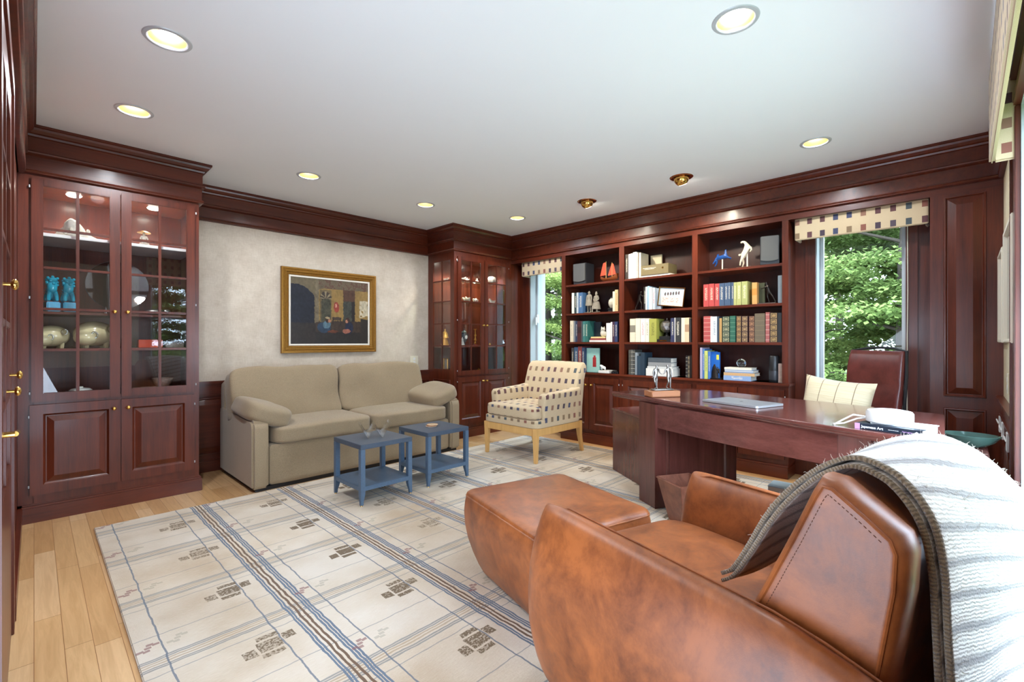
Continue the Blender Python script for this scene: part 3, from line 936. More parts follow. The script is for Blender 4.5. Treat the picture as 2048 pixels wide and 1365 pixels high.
# ---------------------------------------------------------------- rug
b = MB(); b.box(0.265, 4.385, 0.62, 3.965, 0.0, 0.012)
tag(b.build('rug', M_rug, bevel=0.004), 'large beige plaid wool rug with blue and brown lines on the maple floor', 'rug')
RZ = 0.0125

# ---------------------------------------------------------------- sofa (local: x 0..2.09, front y=0, back towards +y)
sf = thing('sofa', 'olive grey tweed two-seat sofa against the wall under the painting', 'sofa', (1.19, 3.99, 0))
b = MB(); b.box(0.03, 2.06, 0.03, 0.88, 0, 0.03); b.build('recessed_base', M_black, sf)
b = MB(); b.soft((1.045, 0.45, 0.195), (1.86, 0.86, 0.335), e=26, n=14); b.build('seat_frame', M_sofa, sf)
for x in (0.062, 2.030):
    b = MB()
    prof = [(0.0, 0.025), (0.0, 0.50), (0.015, 0.553), (0.06, 0.572), (0.85, 0.612), (0.90, 0.60), (0.915, 0.55), (0.915, 0.025)]
    b.prism_x(prof, x - 0.062, x + 0.062)
    b.build('arm', M_sofa, sf, bevel=0.018, seg=4, ang=80)
b = MB(); b.soft((1.045, 0.86, 0.44), (2.07, 0.13, 0.82), e=22, n=14); b.build('back_frame', M_sofa, sf)
for x in (0.602, 1.492):
    b = MB(); b.soft((x, 0.385, 0.43), (0.878, 0.80, 0.145), e=9, puff=0.24, n=18, wob=0.008); b.build('seat_cushion', M_sofa, sf, ang=80)
for x, r in ((0.49, 0.01), (1.475, -0.02)):
    b = MB(); b.soft((x, 0.635, 0.70), (0.985, 0.20, 0.50), e=9, puff=0.0, n=20, m=Rx(math.radians(-13)) @ Rz(r), wob=0.022)
    b.build('back_cushion', M_sofa, sf, ang=80)
for x, sgn in ((0.16, 1), (1.935, -1)):
    b = MB(); b.soft((x, 0.30, 0.605), (0.37, 0.56, 0.165), e=4.5, puff=0.05, n=14, m=Ry(math.radians(20 * sgn)) @ Rx(math.radians(3)), wob=0.012)
    b.build('arm_bolster', M_sofa, sf, ang=80)

# ---------------------------------------------------------------- two blue side tables
def side_table(x, y, label):
    t = thing('side_table', label, 'table', (x, y, RZ), group='blue side tables')
    w = 0.432; h = 0.44
    b = MB(); b.box(0, w, 0, w, h - 0.034, h); b.build('tabletop', plain('worn_slate_top', srgb(74, 86, 102), 0.35, 0, 0.2, 60), t, bevel=0.003)
    b = MB(); b.box(0.012, w - 0.012, 0.012, w - 0.012, 0.112, 0.138); e_ = 0.0015; b.box(e_, w - e_, e_, 0.02, 0.106, 0.1375); b.box(e_, 0.02, 0.02, w - 0.02, 0.106, 0.1375); b.box(w - 0.02, w - e_, 0.02, w - 0.02, 0.106, 0.1375); b.box(e_, w - e_, w - 0.02, w - e_, 0.106, 0.1375)
    b.build('lower_shelf', M_blue, t, bevel=0.002)
    for sx in (0, 1):
        for sy in (0, 1):
            k = 0.036; cx, cy = (k / 2 if not sx else w - k / 2), (k / 2 if not sy else w - k / 2)
            dx, dy = (1 if sx else -1), (1 if sy else -1)
            rings = []
            for z, s in ((0.006, 0.62), (0.03, 0.66), (0.06, 0.86), (0.085, 1.0), (h - 0.034, 1.0)):
                o = (1 - s) * k / 2
                a, c = cx + dx * o, cy + dy * o
                rings.append([(a - s * k / 2, c - s * k / 2, z), (a + s * k / 2, c - s * k / 2, z), (a + s * k / 2, c + s * k / 2, z), (a - s * k / 2, c + s * k / 2, z)])
            lg = MB().loft(rings).build('leg', M_blue, t, bevel=0.002)
            f = MB(); f.cyl((cx + dx * 0.007, cy + dy * 0.007, 0), (cx + dx * 0.007, cy + dy * 0.007, 0.007), 0.009, 0.007, 10); f.build('brass_foot', M_brass, lg)
    return t
side_table(1.628, 3.09, 'blue painted side table on the left, holding the clear acrylic piece')
side_table(2.222, 3.11, 'blue painted side table on the right, holding the small stack of coasters')

# ---------------------------------------------------------------- patterned armchair (local: front towards -y)
ac = thing('armchair', 'beige armchair patterned with small coloured blocks on pale maple legs', 'armchair', (3.735, 3.315, RZ), RB)
def tl(b, x, y0, y1, s0, s1, z0, z1):
    b.loft([[(x - s0, y0 - s0, z0), (x + s0, y0 - s0, z0), (x + s0, y0 + s0, z0), (x - s0, y0 + s0, z0)],
            [(x - s1, y1 - s1, z1), (x + s1, y1 - s1, z1), (x + s1, y1 + s1, z1), (x - s1, y1 + s1, z1)]])
for x in (-0.345, 0.345):
    b = MB(); tl(b, x, -0.352, -0.350, 0.017, 0.027, 0, 0.335); b.build('leg', maple, ac, bevel=0.004)
    b = MB()
    b.loft([[(x - s, y - s, z), (x + s, y - s, z), (x + s, y + s, z), (x - s, y + s, z)] for z, y, s in ((0, 0.405, 0.017), (0.08, 0.385, 0.019), (0.18, 0.36, 0.022), (0.27, 0.35, 0.026), (0.335, 0.348, 0.027))])
    b.build('leg', maple, ac, bevel=0.004)
for x0, x1, y0, y1 in ((-0.32, 0.32, -0.372, -0.342), (-0.32, 0.32, 0.335, 0.365), (-0.368, -0.34, -0.33, 0.33), (0.34, 0.368, -0.33, 0.33)):
    b = MB(); b.box(x0, x1, y0, y1, 0.262, 0.335); b.build('seat_rail', maple, ac, bevel=0.004)
b = MB(); b.soft((0, -0.01, 0.372), (0.75, 0.735, 0.085), e=14, n=12); b.build('upholstered_base', M_pat, ac, uv=1, ang=70)
b = MB(); b.soft((0, -0.075, 0.475), (0.60, 0.62, 0.125), e=9, puff=0.25, n=16)
for v in b.bm.verts:
    if v.co.y < -0.22: v.co.x *= 1 + 0.18 * min(1, (-0.22 - v.co.y) / 0.05)
b.build('seat_cushion', M_pat, ac, uv=1, ang=70)
for s in (-1, 1):
    rings = []
    for y, zt, w in ((-0.262, 0.615, 0.062), (-0.255, 0.645, 0.082), (-0.225, 0.665, 0.095), (0.0, 0.675, 0.095), (0.18, 0.685, 0.095), (0.30, 0.70, 0.09)):
        x = s * 0.328; ring = []
        zb = 0.345
        for i in range(22):
            a = 2 * PI * i / 22
            cx, sx = math.cos(a), math.sin(a)
            px = math.copysign(abs(cx) ** 0.35, cx) * w / 2; pz = math.copysign(abs(sx) ** 0.30, sx)
            zz = (zt + zb) / 2 + pz * (zt - zb) / 2
            fl = max(0, (zz - 0.54) / 0.13)
            ring.append((x + px * (1 + 0.25 * fl) + s * 0.018 * fl, y, zz))
        rings.append(ring)
    MB().loft(rings).build('arm', M_pat, ac, uv=1, ang=70)
prof = [(0.215, 0.36), (0.215, 0.50), (0.235, 0.62), (0.275, 0.76), (0.315, 0.87), (0.345, 0.925), (0.385, 0.957), (0.43, 0.955), (0.462, 0.925), (0.465, 0.885), (0.445, 0.85), (0.42, 0.78), (0.395, 0.62), (0.375, 0.48), (0.368, 0.36)]
rings = []
for x, s, dz in ((-0.375, 0.80, -0.022), (-0.367, 0.93, -0.008), (-0.345, 1, 0), (-0.2, 1, 0.004), (0, 1, 0.008), (0.2, 1, 0.004), (0.345, 1, 0), (0.367, 0.93, -0.008), (0.375, 0.80, -0.022)):
    xx = x
    rings.append([(xx, 0.33 + (y - 0.33) * s, z + dz * (z > 0.6)) for y, z in prof])
MB().loft(rings).build('backrest', M_pat, ac, uv=1, ang=60)

# ---------------------------------------------------------------- leather club chair, ottoman and throw
CR = math.radians(-15.07)
lc = thing('leather_club_chair', 'tan leather club chair in the foreground with a striped throw over its back', 'armchair', (1.483, 0.430, RZ), CR)
def arm_mesh(s):
    rings = []
    ys = [(-0.50, 0.30), (-0.49, 0.62), (-0.46, 0.86), (-0.40, 0.97)] + [(-0.3 + 0.1 * i, 1.0) for i in range(7)] + [(0.37, 1.0), (0.43, 0.985), (0.47, 0.94), (0.50, 0.84), (0.518, 0.68), (0.528, 0.45), (0.531, 0.18)]
    for y, w in ys:
        ring = []
        zt = 0.632 - 0.045 * max(0, (-0.25 - y) / 0.25) ** 1.5
        for i in range(28):
            a = 2 * PI * i / 28
            c, q = math.cos(a), math.sin(a)
            px = math.copysign(abs(c) ** 0.72, c); pz = math.copysign(abs(q) ** 0.80, q)
            zc, hh = (zt + 0.02) / 2, (zt - 0.02) / 2
            z = zc + pz * hh * (0.94 + 0.06 * w)
            bul = 1 - ((z - 0.30) / 0.32) ** 2
            out = s * px > 0
            hw = (0.055 + (0.035 if out else 0.022) * bul) * w
            yy = y + (0.045 * bul - 0.03 * max(0, (0.25 - z) / 0.25) if y > 0.3 else 0) * ((y - 0.3) / 0.23 if y > 0.3 else 0)
            ring.append((s * 0.385 + px * hw, yy, z))
        rings.append(ring)
    return MB().loft(rings)
for s in (-1, 1):
    a = arm_mesh(s).build('arm', M_leather, lc, ang=80)
    for off in (-0.020, ):
        pts = [(s * (0.385 + off), y, 0.632 - 0.045 * max(0, (-0.25 - y) / 0.25) ** 1.5 - 0.0035) for y in (-0.45, -0.35, -0.25, -0.1, 0.05, 0.2, 0.35, 0.43)] + [(s * (0.385 + off), 0.485, 0.612), (s * (0.385 + off), 0.535, 0.56)]
        MB().tube(pts, 0.0030, 6).build('seam_piping', M_leather, a)
b = MB(); b.soft((0, 0.12, 0.215), (0.64, 0.90, 0.20), e=9, n=12); b.build('seat_base', M_leather, lc, ang=70)
b = MB(); b.soft((0, 0.16, 0.365), (0.63, 0.86, 0.15), e=8, puff=0.18, n=18, wob=0.006)
b.build('seat_cushion', M_leather, lc, ang=80)
def crown(x):
    t = (x + 0.345) / 0.80
    return 1 + 0.008 * math.sin(PI * min(1, max(0, t))) - 0.20 * max(0, (t - 0.60) / 0.40) ** 2
PANEL = [(-0.095, 0.14), (-0.118, 0.40), (-0.165, 0.52), (-0.225, 0.65), (-0.285, 0.785), (-0.325, 0.880), (-0.337, 0.903), (-0.350, 0.902), (-0.400, 0.868), (-0.440, 0.838), (-0.447, 0.818), (-0.444, 0.753), (-0.420, 0.594), (-0.395, 0.42), (-0.36, 0.14)]
def offset_poly(P, d):
    out = []
    n = len(P)
    for i in range(n):
        a, p, c = Vector(P[i - 1]), Vector(P[i]), Vector(P[(i + 1) % n])
        e1, e2 = (p - a).normalized(), (c - p).normalized()
        n1, n2 = Vector((e1.y, -e1.x)), Vector((e2.y, -e2.x))
        m = (n1 + n2).normalized()
        out.append(tuple(p + m * d / max(0.5, m.dot(n1))))
    return out
rings = []
for x, d in ((-0.345, -0.004), (-0.345, 0.0), (-0.343, 0.006), (-0.337, 0.013), (-0.326, 0.018), (-0.31, 0.020), (-0.285, 0.019), (-0.262, 0.010), (-0.2, 0.004), (-0.05, 0.004), (0.1, 0.004), (0.22, 0.004), (0.32, 0.002), (0.39, -0.003), (0.43, -0.008), (0.455, -0.018), (0.465, -0.04)):
    r = []
    for yy, zz in offset_poly(PANEL, d):
        r.append((x, yy, zz * (1 + (crown(x) - 1) * max(0, (zz - 0.35) / 0.55))))
    rings.append(r)
bk = MB().loft(rings).build('backrest', M_leather, lc, ang=50)
MB().tube([(-0.3435, y, z) for y, z in offset_poly(PANEL, 0.003)[1:-1]], 0.0036, 6).build('seam_piping', M_leather, bk)
b = MB()
qq = offset_poly(PANEL, -0.010)[1:10]
for (ya, za), (yb, zb) in zip(qq[:-1], qq[1:]):
    L = math.hypot(yb - ya, zb - za); k = max(1, int(L / 0.008))
    for i in range(k):
        t0, t1 = (i + 0.2) / k, (i + 0.75) / k
        b.cyl((-0.3453, ya + (yb - ya) * t0, za + (zb - za) * t0), (-0.3453, ya + (yb - ya) * t1, za + (zb - za) * t1), 0.0008, n=5)
b.build('stitching', plain('dark_thread', srgb(96, 52, 26), 0.7), bk)
for x in (-0.3, 0.3):
    for y in (-0.32, 0.42):
        MB().cyl((x, y, 0), (x, y, 0.125), 0.02, 0.024, 12).build('foot', M_black, lc)

ot = thing('ottoman', 'tan leather ottoman with bulging sides in front of the club chair', 'ottoman', (1.778, 1.452, RZ), CR)
rings = []
for z, k, r in ((0.02, 0.80, 0.07), (0.05, 0.845, 0.07), (0.11, 0.91, 0.07), (0.18, 0.965, 0.065), (0.25, 0.995, 0.06), (0.31, 1.0, 0.055), (0.36, 0.985, 0.05), (0.388, 0.965, 0.045)):
    pts = rrect(0.65 * k, 0.735 * k, r, 6)
    sx = 0.65 * k / 2; sy = 0.735 * k / 2
    rings.append([(x * (1 + 0.03 * (1 - (y / sy) ** 2)), y * (1 + 0.03 * (1 - (x / sx) ** 2)), z) for x, y in pts])
MB().loft(rings).build('body', M_leather, ot, ang=60)
b = MB()
rr = []
for z, k in ((0.386, 0.968), (0.402, 0.958), (0.410, 0.93), (0.414, 0.86), (0.421, 0.6), (0.424, 0.3), (0.425, 0.02)):
    pts = rrect(0.65 * k, 0.735 * k, 0.045 * k, 6); sx = 0.65 * k / 2; sy = 0.735 * k / 2
    rr.append([(x * (1 + 0.03 * (1 - (y / sy) ** 2)), y * (1 + 0.03 * (1 - (x / sx) ** 2)), z) for x, y in pts])
b.loft(rr); b.build('top_cushion', M_leather, ot, ang=60)
ed = [(x, y, 0.3885) for x, y, z in [(p[0], p[1], 0) for p in rings[-1]]]
MB().tube(ed + [ed[0], ed[1]], 0.0045, 6).build('piping', M_leather, ot)
for x in (-0.2, 0.2):
    for y in (-0.24, 0.24):
        MB().cyl((x, y, 0), (x, y, 0.024), 0.022, n=10).build('foot', M_black, ot)

# ---------------------------------------------------------------- throw over the chair back
def throw_mat():
    k = NT('striped_mohair')
    o = k.sep(k.coord('UV'))
    n = k.noise(k.coord(), 60, 3)
    v = k.M('ADD', o[1], k.M('MULTIPLY', k.M('SUBTRACT', n, 0.5), 0.010))
    f = k.M('FRACT', k.M('DIVIDE', v, 0.058))
    st = k.ramp(f, [(0.0, srgb(226, 216, 202)), (0.30, srgb(226, 216, 202)), (0.46, srgb(146, 136, 128)), (0.56, srgb(132, 122, 116)), (0.74, srgb(222, 212, 198)), (1.0, srgb(230, 222, 208))])
    edge = k.M('LESS_THAN', o[0], 0.011)
    knit = k.M('ADD', 0.5, k.M('MULTIPLY', k.M('SINE', k.M('ADD', k.M('MULTIPLY', o[1], 900), k.M('MULTIPLY', n, 9.0))), 0.5))
    ec = k.mix(knit, srgb(116, 98, 74), srgb(156, 136, 106))
    k.base(k.mix(edge, st, ec))
    k.set(Roughness=1.0, Sheen_Weight=0.5)
    k.bump(k.M('ADD', k.noise(k.coord(), 320, 2), k.M('MULTIPLY', knit, 0.6)), 0.7, 0.006)
    return k.m
M_throw = throw_mat()
TP = [(-0.055, 0.580), (-0.085, 0.605), (-0.13, 0.68), (-0.178, 0.764), (-0.232, 0.847), (-0.290, 0.908), (-0.345, 0.936), (-0.385, 0.928), (-0.418, 0.905), (-0.452, 0.851), (-0.470, 0.775), (-0.478, 0.688), (-0.482, 0.585), (-0.484, 0.45), (-0.486, 0.32), (-0.488, 0.20)]
def smooth_path(P, n):
    d = [0]
    for a, c in zip(P[:-1], P[1:]): d.append(d[-1] + math.dist(a, c))
    out = []
    for i in range(n + 1):
        t = d[-1] * i / n
        j = max(k for k in range(len(d)) if d[k] <= t + 1e-9); j = min(j, len(P) - 2)
        u = (t - d[j]) / (d[j + 1] - d[j])
        p0, p1, p2, p3 = P[max(j - 1, 0)], P[j], P[j + 1], P[min(j + 2, len(P) - 1)]
        q = tuple(0.5 * (2 * p1[k] + (p2[k] - p0[k]) * u + (2 * p0[k] - 5 * p1[k] + 4 * p2[k] - p3[k]) * u * u + (3 * p1[k] - p0[k] - 3 * p2[k] + p3[k]) * u ** 3) for k in range(2))
        out.append((q, t))
    return out
TS = smooth_path(TP, 90)
def throw_pt(i, x, off):
    (y, z), t = TS[i]
    a, c = TS[max(i - 1, 0)][0], TS[min(i + 1, 90)][0]
    ty, tz = c[0] - a[0], c[1] - a[1]; L = math.hypot(ty, tz)
    ny, nz = tz / L, -ty / L          # path runs towards -y over the top, so this normal points up and out
    k = max(0, (z - 0.35) / 0.55)
    z2 = z * (1 + (crown(min(x, 0.455)) - 1) * k) - max(0, x - 0.40) ** 1.4 * 2.0 * k
    w = 0.005 * math.sin(t * 17 + x * 9) + 0.009 * mnoise.noise(Vector((x * 5, t * 5, off * 40)))
    fl = 0.012 * mnoise.noise(Vector((t * 6, 3.1, off * 9))) * max(0, 1 - abs(x + 0.27) / 0.12)
    o2 = off + w * (0.4 + 0.6 * min(1, (x + 0.27) / 0.1))
    return Vector((x + fl, y + ny * o2, z2 + nz * o2))
def throw_layer(x0, x1, off, nx, umax):
    b = MB(); n = len(TS) - 1
    xs = [x0 + (x1 - x0) * (j / nx) for j in range(nx + 1)]
    g = [[b.bm.verts.new(throw_pt(i, x, off)) for x in xs] for i in range(n + 1)]
    uvl = b.bm.loops.layers.uv.new('UVMap')
    for i in range(n):
        for j in range(nx):
            f = b.bm.faces.new([g[i][j], g[i][j + 1], g[i + 1][j + 1], g[i + 1][j]])
            for lp, (a, c) in zip(f.loops, ((i, j), (i, j + 1), (i + 1, j + 1), (i + 1, j))):
                lp[uvl].uv = (xs[c] - x0, TS[a][1] - 0.20 * xs[c])
    return b
th = thing('throw_blanket', 'cream and grey striped fuzzy throw draped over the leather chair back', 'blanket', (1.483, 0.430, RZ), CR)
inner = throw_layer(-0.258, 0.10, -0.002, 14, 0)
inner.build('under_fold', M_throw, th, solid=0.008, ang=180)
outer = throw_layer(-0.247, 0.47, 0.013, 40, 0)
outer.build('blanket', M_throw, th, solid=0.009, ang=180)
b = MB(); r2 = random.Random(3)
for q in range(1900):
    i = r2.randint(2, 88); x = r2.uniform(-0.24, 0.465)
    p = throw_pt(i, x, 0.017); p2 = throw_pt(i, x, 0.05)
    nrm = (p2 - p).normalized()
    d = (nrm + Vector((r2.uniform(-1, 1), r2.uniform(-1, 1), r2.uniform(-1, 1))) * 0.75).normalized()
    L = r2.uniform(0.004, 0.012) * (1.7 if r2.random() < 0.08 else 1)
    e = Vector((r2.uniform(-1, 1), r2.uniform(-1, 1), r2.uniform(-1, 1))) * L * 0.45
    b.tube([p, p + d * L * 0.5, p + d * L + e], [0.00045, 0.0004, 0.0002], 3, cap=False)
tag(b.build('wool_fuzz', plain('cream_wool', srgb(226, 218, 204), 1.0), th), kind='stuff')

# ---------------------------------------------------------------- desk
DZ = 0.79
def arc(p, q, bow, n):
    """points from p to q, bowed sideways"""
    p, q = Vector(p), Vector(q); d = q - p; nn = Vector((d.y, -d.x)).normalized()
    return [tuple(p + d * (i / n) + nn * bow * 4 * (i / n) * (1 - i / n)) for i in range(n + 1)]
dk = thing('desk', 'reddish mahogany bow-fronted desk with a glossy top', 'desk', (3.2, 1.0, 0))
OX, OY = 3.2, 1.0
def L2(pts): return [(x - OX, y - OY) for x, y in pts]
A, B_, C_, D_ = (3.289, 2.066), (2.563, 0.056), (3.544, 0.079), (3.947, 1.693)
def inset(poly, k):
    cx = sum(p[0] for p in poly) / len(poly); cy = sum(p[1] for p in poly) / len(poly)
    out = []
    for x, y in poly:
        d = math.hypot(x - cx, y - cy); out.append((cx + (x - cx) * (d - k) / d, cy + (y - cy) * (d - k) / d))
    return out
poly = arc(A, B_, 0.035, 16)[:-1] + arc(B_, C_, 0.0, 2)[:-1] + arc(C_, D_, 0.02, 10)[:-1] + arc(D_, A, 0.0, 2)[:-1]
pl = L2(poly)
b = MB()
b.loft([[(x, y, z) for x, y in inset(pl, k)] for k, z in ((0.030, 0.748), (0.030, 0.752), (0.016, 0.756), (0.010, 0.764), (0.012, 0.767), (0.004, 0.769), (0.0, 0.774), (0.0, 0.786), (0.004, DZ))])
b.build('desktop', desk_w, dk, ang=50)
ap_o = arc((3.165, 1.748), (2.735, 0.445), 0.05, 16)
ap_i = [(x + 0.028, y) for x, y in ap_o]
b = MB(); b.prism(L2(ap_o + ap_i[::-1]), 0.585, 0.749)
b.build('apron', desk_w, dk, ang=50)
ex, px_ = Vector((0.87, -0.49)).normalized(), Vector((-0.49, -0.87)).normalized()
def slab(name, p0, e, w, pv, d, panel_u=None):
    p0 = Vector(p0)
    q = [p0, p0 + e * w, p0 + e * w + pv * d, p0 + pv * d]
    b = MB(); b.prism(L2([tuple(v) for v in q]), 0.013, 0.749)
    o = b.build(name, desk_z, dk, bevel=0.003)
    # sunk panel lines on the face that looks to the right
    f0 = q[3]; m = MB(); up = Vector((pv.x, pv.y))
    def P(u, z, k): r = f0 + e * u + up * k; return (r.x - OX, r.y - OY, z)
    u0, u1, z0, z1 = 0.09, w - 0.09, 0.12, 0.70
    def r_(i, k): return [P(u0 + i, z0 + i, k), P(u1 - i, z0 + i, k), P(u1 - i, z1 - i, k), P(u0 + i, z1 - i, k)]
    m.loft([r_(0, 0.0005), r_(0.004, 0.008), r_(0.014, 0.010), r_(0.024, 0.002), r_(0.026, 0.0006)], cap=False)
    m.build('panel_moulding', desk_z, o, ang=20)
    return o
slab('pedestal', (3.159, 1.746), ex, 0.70, px_, 0.208)
slab('pedestal', (2.737, 0.445), Vector((0.985, 0.17)).normalized(), 0.70, Vector((0.17, -0.985)).normalized(), 0.13)
# low cabinet standing past the left end of the desk
fc = thing('low_file_cabinet', 'low dark mahogany cabinet under the left end of the desk', 'cabinet', (3.73, 2.33, 0.013), 0)
q0 = Vector((0, 0)); e2, p2 = ex, Vector((-0.53, -0.85)).normalized()
pts = [q0, q0 + e2 * 0.34, q0 + e2 * 0.34 + p2 * 0.55, q0 + p2 * 0.55]
b = MB(); b.prism([tuple(v) for v in pts], 0.0, 0.552); b.build('body', desk_z, fc, bevel=0.003)
c_ = sum((v for v in pts), Vector((0, 0))) / 4
b = MB(); b.prism([tuple(c_ + (v - c_) * 1.05) for v in pts], 0.552, 0.570); b.build('top', desk_w, fc, bevel=0.004)
# return at the right end
rt = thing('desk_return', 'low mahogany return with a bare top beside the right end of the desk', 'desk', (3.0, 0.07, 0), 0)
b = MB(); b.box(-0.46, 0.44, -0.155, 0.135, 0.635, 0.66); b.build('top', desk_w, rt, bevel=0.004)
b = MB(); b.box(-0.44, 0.42, -0.135, 0.12, 0.0126, 0.635); b.build('body', desk_z, rt, bevel=0.003)

# ---------------------------------------------------------------- executive chair and its pillow
dc = thing('desk_chair', 'burgundy leather high-back desk chair by the right window', 'chair', (4.06, 0.60, 0.013), math.radians(53))
# local: facing +y
b = MB()
rg = []
for z, y, w, d in ((0.50, -0.20, 0.40, 0.07), (0.62, -0.215, 0.42, 0.075), (0.80, -0.235, 0.43, 0.07), (0.86, -0.24, 0.43, 0.05), (0.89, -0.243, 0.43, 0.048), (0.92, -0.247, 0.43, 0.06), (1.0, -0.255, 0.43, 0.065), (1.08, -0.265, 0.42, 0.055), (1.115, -0.27, 0.41, 0.03)):
    rg.append([(x, y + yy + 0.03 * (abs(x) / 0.21) ** 2, z + 0.02 * (1 - (x / 0.21) ** 2) * (z > 1)) for x, yy in rrect(w, d, min(d, w) * 0.48, 4)])
b.loft(rg); b.build('backrest', M_burg, dc, ang=70)
b = MB()
pts = [(-0.205, -0.205, 0.5), (-0.22, -0.22, 0.7), (-0.222, -0.235, 0.95), (-0.212, -0.25, 1.115), (-0.1, -0.275, 1.134), (0, -0.28, 1.139), (0.1, -0.275, 1.134), (0.212, -0.25, 1.115), (0.222, -0.235, 0.95), (0.22, -0.22, 0.7), (0.205, -0.205, 0.5)]
b.tube(pts, 0.010, 8); b.build('back_frame', M_black, dc)
b = MB(); b.soft((0, 0.03, 0.455), (0.50, 0.50, 0.10), e=6, puff=0.2, n=12); b.build('seat', M_burg, dc, ang=70)
for s in (-1, 1):
    b = MB(); b.tube([(s * 0.25, -0.16, 0.46), (s * 0.275, -0.14, 0.62), (s * 0.275, -0.05, 0.665), (s * 0.275, 0.15, 0.665), (s * 0.27, 0.2, 0.62), (s * 0.25, 0.2, 0.46)], 0.012, 8)
    b.build('armrest', M_chrome, dc)
b = MB(); b.cyl((0, 0, 0.08), (0, 0, 0.41), 0.028, n=14); b.cyl((0, 0, 0.08), (0, 0, 0.13), 0.045, n=14); b.build('gas_post', M_black, dc)
for i in range(5):
    a = 2 * PI * i / 5 + 0.5
    c, s = math.cos(a), math.sin(a)
    b = MB(); b.tube([(0.03 * c, 0.03 * s, 0.10), (0.17 * c, 0.17 * s, 0.09), (0.29 * c, 0.29 * s, 0.07)], [0.024, 0.02, 0.015], 8)
    lg = b.build('base_leg', M_black, dc)
    b = MB(); b.cyl((0.29 * c - 0.02 * s, 0.29 * s + 0.02 * c, 0.028), (0.29 * c + 0.02 * s, 0.29 * s - 0.02 * c, 0.028), 0.028, n=14); b.build('caster', M_black, lg)
def pillow_mat():
    k = NT('striped_silk'); o = k.sep(k.coord())
    f = k.M('FRACT', k.M('ADD', k.M('DIVIDE', o[0], 0.105), 0.35))
    line = k.M('LESS_THAN', k.M('ABSOLUTE', k.M('SUBTRACT', f, 0.5)), 0.022)
    slub = k.noise(k.map(k.coord(), (6, 6, 240)), 1.0, 3)
    k.base(k.mix(line, k.ramp(slub, [(0.3, srgb(198, 180, 140)), (0.7, srgb(220, 206, 172))]), srgb(120, 100, 72)))
    k.set(Roughness=0.6, Sheen_Weight=0.3); k.bump(slub, 0.2, 0.002)
    return k.m
b = MB()
n = 22; rows = []
def pil(u, v, s):
    x, z = (u - 0.5) * 2, (v - 0.5) * 2
    ex_ = 0.225 * x * (1 - 0.06 * (1 - z * z)) ; ez_ = 0.20 * z * (1 - 0.09 * (1 - x * x))
    th = 0.075 * ((1 - x ** 2) * (1 - z ** 2)) ** 0.45
    return (ex_, s * th, ez_)
b.grid(lambda u, v: pil(u, v, -1), n, n); b.grid(lambda u, v: pil(u, v, 1), n, n)
bmesh.ops.remove_doubles(b.bm, verts=b.bm.verts, dist=0.0008)
po = b.build('pillow', pillow_mat(), loc=(4.0, 0.665, 0.735), ang=80)
po.rotation_euler = (math.radians(-12), math.radians(5), math.radians(-103))
tag(po, 'cream throw pillow with thin brown stripes standing on the desk chair seat', 'pillow')

# ---------------------------------------------------------------- waste basket and floor books
wb = thing('waste_basket', 'square tapered brown leather waste basket beside the desk leg', 'basket', (2.985, 1.315, RZ), math.radians(-29))
b = MB()
r0, r1 = 0.075, 0.13
rg = [[(sx * k, sy * k, z) for sx, sy in ((-1, -1), (1, -1), (1, 1), (-1, 1))] for z, k in ((0, r0), (0.275, r1), (0.277, r1 - 0.008), (0.012, r0 - 0.008))]
b.loft(rg); b.build('body', M_basket, wb, bevel=0.003)
b = MB()
for z, k in ((0.268, r1 + 0.0005),):
    b.tube([(sx * k, sy * k, z) for sx, sy in ((-1, -1), (1, -1), (1, 1), (-1, 1), (-1, -1))], 0.003, 6)
b.build('rim', M_basket, wb)

